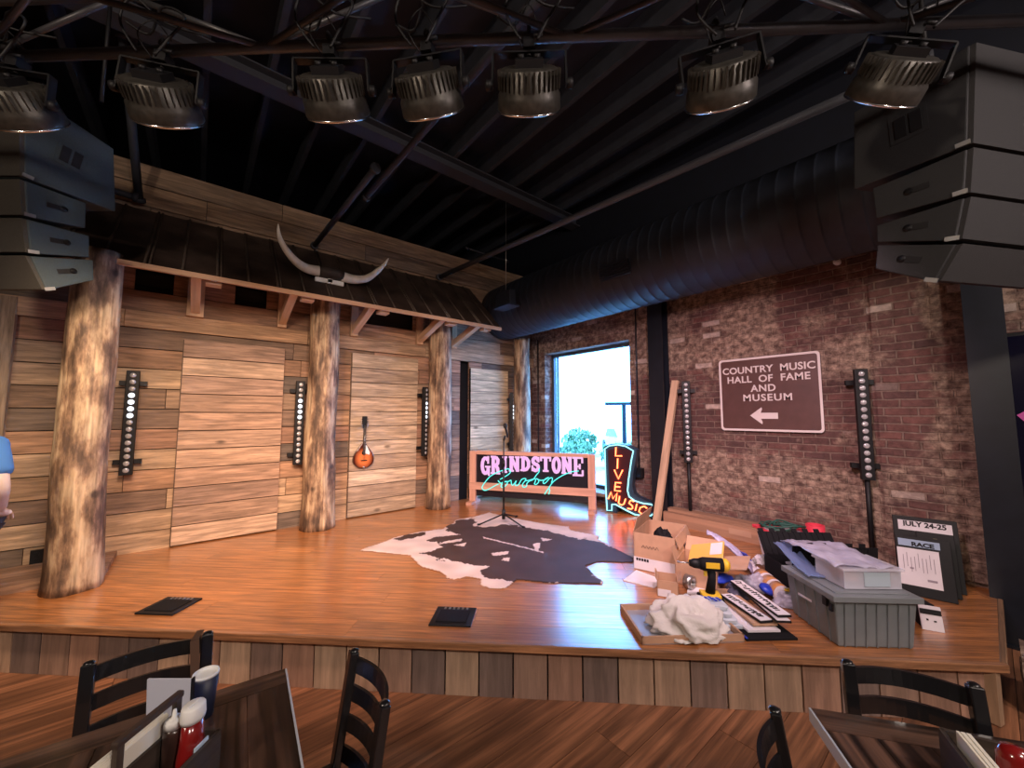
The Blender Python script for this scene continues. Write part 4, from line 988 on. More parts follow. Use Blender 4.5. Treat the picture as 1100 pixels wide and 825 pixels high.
mb = MB(); mb.box((0, .035, .64), (.04, .05, .04)); mb.tube([(-.03, .01, .6), (-.03, -.04, .6)], .006, 6); mb.tube([(.03, .01, .6), (.03, -.04, .6)], .006, 6)
o = mb.build('wall_hook', M['black']); o.location = Vector((1.735, WY - .06, .955 + .59)); tag(o, 'black wall hook gripping the mandolin headstock', 'hook')

# ------------------------------------------------------------------ floor boxes
for (x, y, a, lab) in ((-.08, 3.68, 0, 'black floor box lid at the left of the stage front'), (1.38, 2.31, 0, 'black floor box lid at the middle of the stage front')):
    t = thing('floor_box', (x, y, S), math.atan2(E.y, E.x), lab, 'floor box', 'black floor box lids in the stage')
    mb = MB(); mb.box((0, 0, .006), (.27, .235, .012)); mb.build('frame', M['black'], t, bevel=.003)
    mb = MB(); mb.box((0, -.01, .014), (.2, .15, .006)); mb.build('lid', M['blacktote'], t, bevel=.002)
    mb = MB()
    for k in range(6): mb.box((-.075 + k * .03, .09, .013), (.013, .02, .006))
    mb.build('cable_slots', M['steel'], t)

# ------------------------------------------------------------------ clutter on the stage
def hdg(dx, dy): return math.atan2(dy, dx)
def lump(mb, c, r, seed, fold=.25, n=40, m=22, col=(1, 1, 1), mi=0, rot=0, floor=None, f=3.0):
    """crumpled soft heap: a flattened dome with sharp folds"""
    c = Vector(c); rows = []
    for i in range(m + 1):
        ph = PI * i / m; ring = []
        for k in range(n):
            a = 2 * PI * k / n
            d = Vector((math.sin(ph) * math.cos(a), math.sin(ph) * math.sin(a), math.cos(ph)))
            q = d * f * .5 + Vector((seed, seed * .7, 0))
            w = 1 - abs(noise.noise(q)) * 2.2 * fold - abs(noise.noise(q * 2.3)) * fold * 1.1 - abs(noise.noise(q * 5)) * fold * .4 + fold * .6
            p = Vector((d.x * r[0], d.y * r[1], max(d.z, -.18) * r[2])) * w
            p = rotz(rot) @ p + c
            if floor is not None and p.z < floor: p.z = floor
            ring.append(mb.bm.verts.new(p))
        rows.append(ring)
    for i in range(m):
        for k in range(n): mb.poly([rows[i][k], rows[i][(k + 1) % n], rows[i + 1][(k + 1) % n], rows[i + 1][k]], col, None, mi, True)
    bmesh.ops.remove_doubles(mb.bm, verts=mb.bm.verts, dist=.0005)

def open_box(t, w, d, h, th=.006, mats=None, flaps=()):
    """carton with origin at the bottom front-left corner, x right, y deep; flaps: (side, length, tilt deg)"""
    mats = mats or [M['card'], M['cardin']]
    mb = MB()
    mb.box((w / 2, d / 2, th / 2), (w, d, th)); mb.box((w / 2, th / 2, h / 2), (w, th, h)); mb.box((w / 2, d - th / 2, h / 2), (w, th, h))
    mb.box((th / 2, d / 2, h / 2), (th, d, h)); mb.box((w - th / 2, d / 2, h / 2), (th, d, h))
    mb.build('body', mats[0], t)
    for side, ln, tilt in flaps:
        mb = MB(); a = rad(tilt)
        if side == 'front': P = (w / 2, 0, h); ax = Vector((0, -math.cos(a), math.sin(a))); u = Vector((1, 0, 0)); L_ = w
        elif side == 'back': P = (w / 2, d, h); ax = Vector((0, math.cos(a), math.sin(a))); u = Vector((1, 0, 0)); L_ = w
        elif side == 'left': P = (0, d / 2, h); ax = Vector((-math.cos(a), 0, math.sin(a))); u = Vector((0, 1, 0)); L_ = d
        else: P = (w, d / 2, h); ax = Vector((math.cos(a), 0, math.sin(a))); u = Vector((0, 1, 0)); L_ = d
        P = Vector(P); nn = u.cross(ax)
        mb.box(P + ax * ln / 2, (L_ - .01, ln, .005), Matrix((u, ax, nn)).transposed()); mb.build('flap', mats[0], t)

# 1 large carton
t = thing('large_carton', (3.02, 2.03, S), hdg(.29, -.957), 'large open cardboard carton with a white lower band and scribbled front', 'box')
open_box(t, .345, .50, .31, flaps=(('left', .13, 105), ('right', .09, -70)))
mb = MB(); mb.box((.172, -.002, .055), (.343, .003, .10)); mb.build('white_band', M['paper'], t)
mb = MB()
for k in range(5): mb.box((.03 + k * .022, -.0045, .088), (.017, .002, .022))
mb.build('printed_letters', M['black'], t)
mb = MB(); mb.tube(smoothpts([(.07 + k * .014, -.003, .2 + (.012 if k % 2 else -.012)) for k in range(11)], 3), .0016, 4); mb.build('scribble', M['leather'], t)
mb = MB(); mb.box((.348, .25, .16), (.004, .44, .28)); mb.build('shipping_label', M['paper'], t)
mb = MB()
lump(mb, (.2, .2, .2), (.09, .09, .12), 4.2, .4, 24, 14); o = mb.build('loose_black_bag', M['blacktote'], None, keep=True)
o.location = t.location; o.rotation_euler = t.rotation_euler; tag(o, 'dark crumpled bag inside the large open carton', 'bag')
# flyer
mb = MB()
pts = [(2.726, 1.94), (2.80, 1.708), (2.985, 1.715), (2.99, 1.99)]
vs = [(x, y, S + .001) for x, y in pts] + [(x, y, S + .006) for x, y in pts]; mb.hexa(vs); tag(mb.build('paper_sheet', M['paper']), 'white sheet lying on the deck in front of the large carton', 'paper')
# 2 small carton
t = thing('small_carton', (2.70, 1.625, S), hdg(.075, -.13), 'small open cardboard box in front of the large carton', 'box')
open_box(t, .145, .17, .115, flaps=(('right', .04, 50), ('left', .03, 65)))
mb = MB(); mb.box((.05, -.0015, .03), (.09, .002, .05)); mb.build('paper_label', M['paper'], t)
# 3 medium carton with envelope
t = thing('medium_carton', (3.02, 1.655, S), hdg(.26, -.97), 'medium brown carton with splayed flaps holding the yellow envelope', 'box')
open_box(t, .30, .34, .17, flaps=(('right', .2, 12), ('back', .14, 40), ('left', .1, 75)))
t = thing('yellow_envelope', (3.33, 1.55, S + .13), hdg(.26, -.97), 'yellow padded envelope with a white label sticking out of the medium carton', 'envelope')
R = rotx(rad(38)) @ roty(rad(-25))
mb = MB(); mb.box((0, 0, .06), (.30, .19, .012), R); mb.build('pouch', M['envelope'], t, bevel=.004)
mb = MB(); mb.box(Vector((0, 0, .06)) + R @ Vector((.09, .03, .0075)), (.10, .11, .002), R); mb.build('address_label', M['paper'], t)
# drill
t = thing('cordless_drill', (2.855, 1.31, S + .001), hdg(-.5, .6), 'yellow and black cordless drill standing upright on its battery', 'drill')
mb = MB(); mb.box((0, 0, .03), (.13, .085, .05), taper=(.95, .95)); mb.build('battery', M['blacktote'], t, bevel=.006)
mb = MB(); mb.box((0, 0, .062), (.10, .075, .018)); mb.build('battery_clip', M['yellow'], t, bevel=.004)
mb = MB(); mb.tube([(0, 0, .07), (-.012, 0, .15), (-.01, 0, .2)], [.026, .021, .024], 12); mb.build('grip', M['blacktote'], t)
mb = MB(); mb.tube([(-.075, 0, .225), (-.07, 0, .225), (.03, 0, .225), (.05, 0, .225)], [.022, .036, .036, .03], 16); mb.build('motor_housing', M['blacktote'], t)
mb = MB(); mb.tube([(-.105, 0, .225), (-.09, 0, .225), (-.07, 0, .225)], [.022, .036, .037], 16); mb.build('motor_cap', M['yellow'], t)
mb = MB(); mb.tube([(.05, 0, .225), (.08, 0, .225), (.105, 0, .225)], [.028, .026, .016], 14); mb.build('chuck', M['black'], t)
mb = MB(); mb.tube([(.1, 0, .225), (.17, 0, .225)], .004, 6); mb.build('drill_bit', M['steel'], t)
mb = MB(); mb.box((.022, 0, .175), (.016, .014, .03)); mb.build('trigger', M['yellow'], t)
mb = MB(); mb.box((-.01, .036, .23), (.07, .006, .03)); mb.box((-.01, -.036, .23), (.07, .006, .03)); mb.build('yellow_band', M['yellow'], t)
t.scale = (1.25, 1.25, 1.25)
# paper by the drill
mb = MB(); mb.box((2.99, 1.475, S + .004), (.16, .12, .004), rotz(.4)); tag(mb.build('paper_sheet', M['paper']), 'small white leaflet lying beside the drill and the medium carton', 'paper')
# tape dispenser-like silver roll
mb = MB(); mb.lathe([(.03, -.03), (.05, -.03), (.05, .03), (.03, .03), (.03, -.03)], (3.0, 1.53, S + .055), rotx(PI / 2) , 24); tag(mb.build('cable_spool', M['steel']), 'small grey spool standing between the medium carton and the drill', 'spool')

# tray with shirts
t = thing('carton_tray', (2.072, 1.351, S), rad(-36.5), 'shallow cardboard tray at the stage edge holding white shirts', 'tray')
w_, d_ = .611, .40
mb = MB(); mb.box((w_ / 2, d_ / 2, .003), (w_, d_, .005)); mb.build('base', plain('tray_liner', (.34, .36, .42), .4), t)
mb = MB()
for c, d in (((w_ / 2, .006, .022), (w_, .012, .044)), ((w_ / 2, d_ - .006, .022), (w_, .012, .044)), ((.006, d_ / 2, .022), (.012, d_, .044)), ((w_ - .006, d_ / 2, .022), (.012, d_, .044))): mb.box(c, d)
mb.build('rim', M['card'], t)
def world_lump(name, c, r, seed, mat, label, cat, fold=.25, rot=0, n=56, m=30, f=3.0, floor=None):
    mb = MB(); lump(mb, c, r, seed, fold, n, m, rot=rot, floor=floor, f=f); return tag(mb.build(name, mat), label, cat)
world_lump('white_shirt', (2.43, 1.27, S + .04), (.235, .175, .15), 3.1, M['cloth'], 'crumpled white shirt heaped on the cardboard tray', 'shirt', .24, rad(-36), 80, 44, 2.9, S + .008)
# folded stack behind right
t = thing('folded_shirt', (2.68, 1.19, S + .006), rad(-43), 'pale shirt with faded blue print folded behind the white shirt heap', 'shirt')
mb = MB()
for k in range(4):
    z = .02 + k * .028; s_ = 1 - k * .12
    mb.box((-.01 * k, 0, z), (.24 * s_, .24 * s_, .026))
bmesh.ops.subdivide_edges(mb.bm, edges=mb.bm.edges[:], cuts=4, use_grid_fill=True)
for v in mb.bm.verts: v.co += Vector((noise.noise(v.co * 9), noise.noise(v.co * 9 + Vector((5, 0, 0))), noise.noise(v.co * 9 + Vector((0, 7, 0))) * .5)) * .03
for v in mb.bm.verts: v.co.z = max(v.co.z, .001)
o = mb.build('cloth', plain('pale_blue_cloth', (.55, .6, .68), .9, 0, .1, 8), t); sb = o.modifiers.new('s', 'SUBSURF'); sb.levels = sb.render_levels = 1
mb = MB()
for k in range(6): mb.box((-.1 + k * .022, .03 - k * .006, .128 + .006 * (k % 2)), (.014, .04, .004), rotz(.3))
mb.build('print', M['blue'], t)

# black square
t = thing('black_folder', (2.77, .975, S), rad(-37.4), 'flat black folder lying on the deck by the stage edge', 'folder')
mb = MB(); mb.box((0, 0, .007), (.31, .215, .014)); mb.build('cover', M['blacktote'], t, bevel=.002)
mb = MB(); mb.box((-.149, 0, .015), (.012, .21, .004)); mb.build('spine_strip', M['blue'], t)
# board stack under the sign strips
d1 = hdg(-.61, -.79)
t = thing('cardboard_panel', (2.92, 1.14, S + .016), d1, 'brown and white flattened cardboard panels under the printed metal strips', 'cardboard')
mb = MB(); mb.box((0, 0, .03), (.50, .15, .014), roty(-.02)); mb.build('top_panel', M['card'], t)
mb = MB(); mb.box((.06, -.03, .012), (.44, .2, .012)); mb.build('bottom_panel', M['paper'], t)
strip_labels = ['longest white printed strip with black figures, topmost of the stack', 'white printed strip fanned out to the left of the strip stack', 'white printed strip fanned out to the right of the strip stack']
for i, (x, y, z, a, L_) in enumerate(((3.00, 1.06, .105, 0, .50), (2.86, 1.09, .07, .12, .36), (2.93, .98, .085, -.1, .34))):
    t = thing('printed_strip', (x, y, S + z), d1 + a, strip_labels[i], 'sign strip', 'printed sign strips on the cardboard')
    mb = MB(); mb.box((0, 0, 0), (L_, .085, .012)); mb.build('board', M['black'], t)
    mb = MB(); mb.box((0, 0, .0075), (L_ - .008, .078, .003)); mb.build('white_face', M['paper'], t)
    mb = MB(); u = -L_ / 2 + .03
    while u < L_ / 2 - .04:
        h_ = random.uniform(.02, .045); mb.box((u, random.uniform(-.008, .008), .0098), (random.uniform(.008, .02), h_, .001), rotz(random.uniform(-.4, .4)))
        if random.random() < .5: mb.box((u + .012, .01, .0098), (.02, .006, .001))
        u += random.uniform(.022, .032)
    mb.build('printed_letters', M['black'], t)
# support so strips are carried
world_lump('cable_bag', (3.16, 1.24, S + .03), (.12, .09, .06), 5.5, plain('dark_bag_film', (.1, .1, .16), .25), 'dark bag of cable ends tucked under the far end of the printed strips', 'bag', .3, 0, 30, 18, 4, S + .001)
# blue pouch
t = thing('blue_pouch', (3.18, 1.38, S + .05), hdg(.6, -.4), 'blue plastic pouch behind the printed strips', 'pouch')
mb = MB(); lump(mb, (0, 0, .02), (.11, .05, .045), 9, .2, 28, 16); mb.build('film', M['blue'], t)
t = thing('blue_lid_disc', (3.28, 1.10, S + .04), 0, 'round blue plastic cap right of the printed strips', 'cap')
mb = MB(); mb.lathe([(0, .035), (.035, .033), (.05, .02), (.052, 0), (.048, 0), (.046, .018), (0, .03)], (0, 0, .02), rotx(rad(25)), 24); mb.build('shell', M['blue'], t)
# clear bags
world_lump('clear_bag', (3.38, 1.22, S + .02), (.17, .10, .09), 2.2, M['film'], 'clear crumpled plastic bag between the printed strips and the tape rolls', 'bag', .35, -.6, 44, 24, 3.5, S + .001)
world_lump('clear_bag', (3.30, .97, S + .02), (.11, .07, .07), 6.8, M['film'], 'small clear bag with a yellow tag beside the grey tote', 'bag', .35, -.6, 36, 20, 3.5, S + .001)
mb = MB(); mb.box((3.29, .975, S + .105), (.06, .03, .004), rotz(.3)); tag(mb.build('yellow_tag', M['yellow']), 'yellow tag lying on the small clear bag by the grey tote', 'tag')
# bubble mailer arching up
t = thing('bubble_mailer', (3.55, 1.46, S), hdg(.68, -.73), 'arched lavender bubble mailer with a blue label behind the yellow envelope', 'mailer')
mb = MB(); prof = smoothpts([(.20, 0, 0), (.17, .02, .10), (.08, .05, .20), (-.05, .07, .29), (-.14, .08, .33)], 6)
wd = [.10, .13, .15, .14, .10, .05]
n = len(prof); rowsA = []
for i, p in enumerate(prof):
    f = i / (n - 1) * 5; k = min(int(f), 4); w_ = wd[k] + (wd[k + 1] - wd[k]) * (f - k)
    row = []
    for j in range(9):
        s_ = (j / 8 - .5); q = Vector((p.x + s_ * w_ * .45, p.y + s_ * w_ * .9 + .01 * math.sin(j * 2 + i), p.z - abs(s_) * .05 + .006 * noise.noise(Vector((i, j, 0)) * .7)))
        q.z = max(q.z, .001); row.append(mb.bm.verts.new(q))
    rowsA.append(row)
for i in range(n - 1):
    for j in range(8): mb.poly([rowsA[i][j], rowsA[i][j + 1], rowsA[i + 1][j + 1], rowsA[i + 1][j]], smooth=True)
o = mb.build('padded_film', plain('lavender_film', (.46, .42, .62), .3, 0, .25, 25, .5, 60), t); so = o.modifiers.new('s', 'SOLIDIFY'); so.thickness = .014
mb = MB(); mb.box((.13, -.005, .15), (.004, .09, .07), roty(rad(-35)) @ rotz(.2)); mb.build('blue_label', M['blue'], t)
# amber tape rolls
ax = Vector((.22, .20, 0)).normalized()
for i, lab in enumerate(('amber tape roll nearest the grey tote, end of the row', 'amber tape roll in the middle of the row of three', 'amber tape roll farthest from the grey tote, by the crumpled paper')):
    c = Vector((3.32, 1.03, S + .062)) + ax * i * .115
    t = thing('tape_roll', c, math.atan2(ax.y, ax.x), lab, 'tape roll', 'amber tape rolls lying in a row')
    mb = MB(); mb.lathe([(.035, -.045), (.058, -.045), (.058, .045), (.035, .045), (.035, -.045)], (0, 0, 0), roty(PI / 2), 28); mb.build('tape', M['orange'], t)
    mb = MB(); mb.lathe([(.03, -.05), (.06, -.05), (.06, -.042), (.03, -.042), (.03, -.05)], (0, 0, 0), roty(PI / 2), 28); mb.build('white_rim', M['paper'], t)
    mb = MB(); mb.lathe([(.03, -.048), (.036, -.048), (.036, .048), (.03, .048), (.03, -.048)], (0, 0, 0), roty(PI / 2), 24); mb.build('core', M['cardin'], t)
for i, (x, y, s_, lab) in enumerate(((3.80, 1.40, .05, 'crumpled white paper ball left of the clear red rimmed bin'), (3.95, 1.36, .06, 'crumpled white paper ball touching the clear red rimmed bin'), (3.70, 1.31, .04, 'small crumpled white paper ball at the end of the tape rolls'))):
    world_lump('paper_ball', (x, y, S + s_ * .6), (s_, s_, s_ * .9), 11 + i * 3, M['paper'], lab, 'paper', .5, 0, 26, 16, 5, S + .001)

# clear bin with red rim
t = thing('clear_bin', (4.25, 1.27, S), rad(-43), 'clear plastic bin with a bright red rim by the brick wall', 'bin')
mb = MB(); a_, b_, h_ = .13, .10, .27
for (c, d, tp) in (((0, -b_, h_ / 2), (2 * a_, .006, h_), 0), ((0, b_, h_ / 2), (2 * a_, .006, h_), 0), ((-a_, 0, h_ / 2), (.006, 2 * b_, h_), 0), ((a_, 0, h_ / 2), (.006, 2 * b_, h_), 0), ((0, 0, .003), (2 * a_, 2 * b_, .006), 0)): mb.box(c, d)
for v in mb.bm.verts: k = 1 + .25 * v.co.z / h_; v.co.x *= k; v.co.y *= k
mb.build('body', M['clear'], t)
mb = MB(); k = 1.25
for (c, d) in (((0, -b_ * k - .01, h_), (2 * a_ * k + .06, .03, .03)), ((0, b_ * k + .01, h_), (2 * a_ * k + .06, .03, .03)), ((-a_ * k - .01, 0, h_), (.03, 2 * b_ * k, .03)), ((a_ * k + .01, 0, h_), (.03, 2 * b_ * k, .03))): mb.box(c, d)
mb.build('rim', M['red'], t, bevel=.006)
mb = MB(); lump(mb, (0, 0, .08), (.11, .09, .1), 8.8, .4, 26, 16, floor=.008); o = mb.build('bin_filling', M['pinkstuff'], keep=True)
o.location = t.location; o.rotation_euler = t.rotation_euler; tag(o, 'pale pink wrapped goods inside the clear red rimmed bin', 'goods', None, 'thing')
mb = MB(); pts = []
for k in range(90):
    a = k * .42; r_ = .10 + .05 * math.sin(k * .37); pts.append((r_ * 1.25 * math.cos(a), r_ * math.sin(a), .29 + .018 * math.sin(k * .9) + .0005 * k))
mb.tube(smoothpts(pts, 2), .007, 6); o = mb.build('cable_coil', M['green'], keep=True); o.location = t.location; o.rotation_euler = t.rotation_euler; tag(o, 'dark green string light cable coiled on top of the clear bin', 'cable')
mb = MB(); mb.lathe([(0, 0), (.05, 0), (.07, .03), (.075, .07), (.06, .07), (.055, .03), (0, .01)], (4.58, 1.10, S + .001), n=24)
for v in mb.bm.verts: v.co.z = S + .001 + (v.co.z - S) * 4.2
tag(mb.build('red_bucket', M['red']), 'red bucket behind the clear bin against the brick wall', 'bucket')

# grey tote
t = thing('grey_tote', (2.906, .627, S), rad(-42), 'grey lidded plastic tote with ribbed end near the stage edge', 'tote')
w_, d_, h_ = .455, .43, .27
mb = MB(); mb.hexa([(.02, .02, 0), (w_ - .02, .02, 0), (w_ - .02, d_ - .02, 0), (.02, d_ - .02, 0), (.0, .0, h_), (w_, 0, h_), (w_, d_, h_), (0, d_, h_)]); mb.build('body', M['tote'], t, bevel=.01)
mb = MB()
for i in range(7): mb.hexa([(.05 + i * .059, .012, .005), (.056 + i * .059, .012, .005), (.056 + i * .059, .03, .005), (.05 + i * .059, .03, .005), (.05 + i * .059, -.008, h_ - .02), (.056 + i * .059, -.008, h_ - .02), (.056 + i * .059, .02, h_ - .02), (.05 + i * .059, .02, h_ - .02)])
for i in range(4): mb.hexa([(.012, .07 + i * .09, .005), (.03, .07 + i * .09, .005), (.03, .076 + i * .09, .005), (.012, .076 + i * .09, .005), (-.006, .07 + i * .09, h_ - .02), (.02, .07 + i * .09, h_ - .02), (.02, .076 + i * .09, h_ - .02), (-.006, .076 + i * .09, h_ - .02)])
mb.build('ribs', M['tote'], t)
mb = MB(); mb.box((w_ / 2, d_ / 2, h_ + .008), (w_ + .04, d_ + .04, .034)); mb.box((w_ / 2, d_ / 2, h_ + .028), (w_ - .04, d_ - .04, .008)); mb.build('lid', M['tote'], t, bevel=.006)
mb = MB(); mb.box((-.012, .055, h_ - .03), (.02, .03, .05)); mb.box((-.012, .015, h_ - .05), (.012, .02, .04)); mb.build('latch', M['black'], t)
mb = MB(); mb.box((-.003, .25, .17), (.003, .12, .012), rotx(-.05)); mb.build('embossed_mark', M['paper'], t)
GT = t
# clear box on the tote
t = thing('clear_box', (3.02, .60, S + .307), rad(-40), 'clear plastic box with pink contents standing on the grey tote', 'box')
mb = MB(); w_, d_, h_ = .33, .22, .105
for (c, d) in (((w_ / 2, .003, h_ / 2), (w_, .005, h_)), ((w_ / 2, d_, h_ / 2), (w_, .005, h_)), ((.003, d_ / 2, h_ / 2), (.005, d_, h_)), ((w_, d_ / 2, h_ / 2), (.005, d_, h_)), ((w_ / 2, d_ / 2, .003), (w_, d_, .005))): mb.box(c, d)
mb.build('body', M['clear'], t)
mb = MB(); mb.box((w_ / 2, d_ / 2, h_ + .006), (w_ + .03, d_ + .03, .014)); mb.build('lid', M['clear'], t, bevel=.003)
mb = MB(); mb.box((.19, -.002, .055), (.15, .002, .08)); mb.build('label', plain('pale_blue_label', (.45, .55, .62), .5), t)
mb = MB(); lump(mb, (.075, .11, .045), (.06, .085, .055), 3.3, .35, 24, 14, floor=.006); mb.build('pink_contents', M['pinkstuff'], t)
mb = MB(); lump(mb, (.28, .11, .05), (.035, .08, .045), 5.3, .35, 24, 14, floor=.006); o = mb.build('pink_contents', M['pinkstuff'], t)
# black tote behind with open lids
t = thing('black_tote', (3.73, .895, S), rad(-43), 'black plastic tote with two open ribbed lids behind the grey tote', 'tote')
w_, d_, h_ = .58, .34, .205
mb = MB()
for (c, d) in (((0, -d_ / 2, h_ / 2), (w_, .012, h_)), ((0, d_ / 2, h_ / 2), (w_, .012, h_)), ((-w_ / 2, 0, h_ / 2), (.012, d_, h_)), ((w_ / 2, 0, h_ / 2), (.012, d_, h_)), ((0, 0, .006), (w_, d_, .012))): mb.box(c, d)
mb.build('body', M['blacktote'], t)
for sgn, tilt in ((-1, 84), (1, 58)):
    mb = MB(); a = rad(tilt); ax_ = Vector((0, sgn * math.cos(a), math.sin(a))); u = Vector((1, 0, 0)); nn = u.cross(ax_); R = Matrix((u, ax_, nn)).transposed(); P = Vector((0, sgn * d_ / 2, h_))
    mb.box(P + ax_ * .09, (w_, .18, .008), R)
    for k in range(12): mb.box(P + ax_ * .09 + u * (-w_ / 2 + .025 + k * .0445) + nn * .006, (.012, .17, .008), R)
    for k in range(0, 12, 2): mb.box(P + ax_ * .19 + u * (-w_ / 2 + .03 + k * .0445), (.04, .035, .008), R)
    mb.build('lid', M['blacktote'], t)
world_lump('plastic_bag', (3.74, .89, S + .17), (.22, .12, .14), 14.2, M['film'], 'pale plastic bags spilling out of the black tote', 'bag', .35, rad(-43), 60, 32, 3)
# draped clear sheets from tote to box
def sheet(name, pts, wdir, w, mat, label, th=.004, amp=.01):
    mb = MB(); P = smoothpts(pts, 6); rows = []
    for i, p in enumerate(P):
        row = []
        for j in range(13):
            s_ = j / 12 - .5; q = p + Vector(wdir) * s_ * w; q.z += amp * noise.noise(Vector((i * .35, j * .5, 2))) * 2; row.append(mb.bm.verts.new(q))
        rows.append(row)
    for i in range(len(P) - 1):
        for j in range(12): mb.poly([rows[i][j], rows[i][j + 1], rows[i + 1][j + 1], rows[i + 1][j]], smooth=True)
    o = mb.build(name, mat); so = o.modifiers.new('s', 'SOLIDIFY'); so.thickness = th; return tag(o, label, 'plastic sheet')
sheet('plastic_sheet', [(3.70, .97, S + .36), (3.50, .85, S + .41), (3.33, .71, S + .43), (3.12, .52, S + .435)], E, .34, M['film'], 'clear folded plastic sheet sloping from the black tote onto the clear box', amp=.012)
sheet('plastic_sheet', [(3.58, 1.08, S + .345), (3.42, .98, S + .345), (3.22, .85, S + .325), (3.08, .74, S + .32)], E, .12, plain('blue_film', (.25, .35, .62), .3, alpha=.5), 'blue tinted plastic sheet lying on the grey tote behind the clear box', amp=.006)

# framed posters leaning at the right of the stage
def poster(x, y, w, h, label, col, header, face, tilt, z=S, hy=0, grp='framed posters leaning on the brick wall'):
    t = thing('framed_poster', (x, y, z), (0, 0, rad(-90 + 12)), label, 'poster', grp)
    R = rotx(rad(-tilt))
    def P(a, b_, c): return R @ Vector((a, b_, c))
    mb = MB(); mb.box(P(0, 0, h / 2), (w, .02, h), R); mb.build('frame', M['black'], t, bevel=.003)
    if header: header(t, P, R)
    return t
def h1(t, P, R):
    mb = MB(); mb.box(P(0, -.012, .45), (.30, .003, .075), R); mb.build('header_band', M['paper'], t)
    text('JULY 24-25', .052, M['black'], t, P(0, -.0145, .462), (PI / 2 - rad(10), 0, 0), extrude=.0005, bold=.002, sx=1.0)
    mb = MB(); mb.box(P(.13, -.012, .24), (.012, .003, .30), R); mb.build('side_band', plain('olive_band', (.12, .12, .06), .6), t)
def h2(t, P, R):
    mb = MB(); mb.box(P(-.02, -.012, .37), (.22, .003, .05), R); mb.build('blue_header', plain('pale_blue_header', (.3, .4, .55), .6), t)
    text('RACE', .04, M['black'], t, P(-.0, -.0145, .362), (PI / 2 - rad(12), 0, 0), extrude=.0005, bold=.002, sx=1.2)
    mb = MB(); mb.box(P(-.03, -.0125, .20), (.22, .004, .26), R); mb.build('white_print', M['paper'], t)
    mb = MB()
    for k in range(9): mb.box(P(-.11 + k * .02, -.016, .23 + .02 * math.sin(k * 2)), (.003, .002, .10), R)
    mb.box(P(.03, -.016, .12), (.05, .002, .015), R); mb.box(P(-.07, -.016, .19), (.02, .002, .012), R)
    mb.build('print_marks', plain('grey_print', (.3, .25, .3), .7), t)
def h3(t, P, R):
    mb = MB(); mb.box(P(0, -.012, .22), (.02, .003, .36), R); mb.build('light_edge', plain('dull_band', (.1, .1, .06), .6), t)
poster(4.45, .36, .36, .52, 'largest black framed poster headed JULY 24-25, leaning at the back', None, h1, None, 14)
poster(4.33, .30, .20, .44, 'narrow dark framed poster standing between the two printed posters', None, h3, None, 14)
poster(4.20, .36, .29, .42, 'front poster with a pale blue header and white print, leaning on the others', None, h2, None, 14)
t = thing('small_flyer', (3.60, .30, S), rad(-66), 'small white flyer with a dark band propped right of the grey tote', 'flyer')
R = rotx(rad(-14)); mb = MB(); mb.box(R @ Vector((0, 0, .07)), (.10, .012, .14), R); mb.build('card', M['paper'], t)
mb = MB(); mb.box(R @ Vector((0, -.008, .105)), (.098, .002, .03), R); mb.build('dark_band', M['black'], t)
mb = MB(); mb.box(R @ Vector((-.02, -.008, .06)), (.01, .002, .01), R); mb.box(R @ Vector((.015, -.008, .055)), (.012, .002, .008), R); mb.build('print_marks', M['black'], t)
mb = MB(); mb.box((3.70, .34, S + .05), (.10, .14, .10), rotz(rad(-66))); mb.box((3.70, .34, S + .115), (.06, .08, .03), rotz(rad(-50))); tag(mb.build('dark_gadget_box', M['blacktote'], bevel=.006), 'dark little box behind the small flyer', 'box')

# things at the far right below the stage
mb = MB()
for k in range(3): mb.box((3.78, -.16, .05 + k * .1), (.3, .26, .098), rotz(.04 * (k % 2)), jit((.3, .22, .19)))
o = mb.build('stone_block_pier', M['brick']); tag(o, 'rough stone block pier at the right end of the stage', 'pier')

# ------------------------------------------------------------------ chairs
def make_chair():
    t = thing('ladderback_chair', (0, 0, 0), 0, 'x', 'chair', 'black ladderback chairs at the tables')
    W = .155; bk = M['chair']
    for s_ in (-1, 1):
        mb = MB(); mb.bar((s_ * W, .17, 0), (s_ * W, .16, .45), .028, .034, up=(1, 0, 0)); mb.bar((s_ * W, .16, .44), (s_ * W, .215, .83), .028, .036, up=(1, 0, 0))
        mb.lathe([(0, -.004), (.016, 0), (.014, .008), (0, .011)], (s_ * W, .216, .828), n=10); mb.build('leg', bk, t, bevel=.004)
        mb = MB(); mb.tube([(s_ * (W + .015), -.15, .0), (s_ * (W + .01), -.14, .44)], .014, 10); mb.build('leg', bk, t)
        mb = MB(); mb.tube([(s_ * (W + .01), -.145, .2), (s_ * W, .165, .2)], .009, 8); mb.build('stretcher', bk, t)
    mb = MB(); mb.tube([(-W, -.145, .24), (W, -.145, .24)], .009, 8); mb.build('stretcher', bk, t)
    mb = MB(); mb.box((0, .01, .455), (.36, .33, .022)); mb.build('seat_frame', bk, t, bevel=.006)
    mb = MB(); mb.box((0, .005, .478), (.345, .31, .03)); mb.build('seat', plain('black_vinyl', (.015, .014, .014), .35) if 'black_vinyl' not in bpy.data.materials else bpy.data.materials['black_vinyl'], t, bevel=.012)
    for z in (.525, .615, .705, .79):
        y0 = .16 + (z - .44) * .141; mb = MB(); n = 12; prev = None
        for i in range(n + 1):
            x = -W + 2 * W * i / n; y = y0 + .045 * (1 - (x / W) ** 2)
            ring = [mb.bm.verts.new((x, y + dy, z + dz)) for dy, dz in ((-.005, -.024), (.005, -.024), (.012, .024), (.002, .024))]
            if prev:
                for k in range(4): mb.poly([prev[k], prev[(k + 1) % 4], ring[(k + 1) % 4], ring[k]])
            else: mb.poly(list(reversed(ring)))
            prev = ring
        mb.poly(prev); mb.build('back_slat', bk, t)
    return t
ch = make_chair()
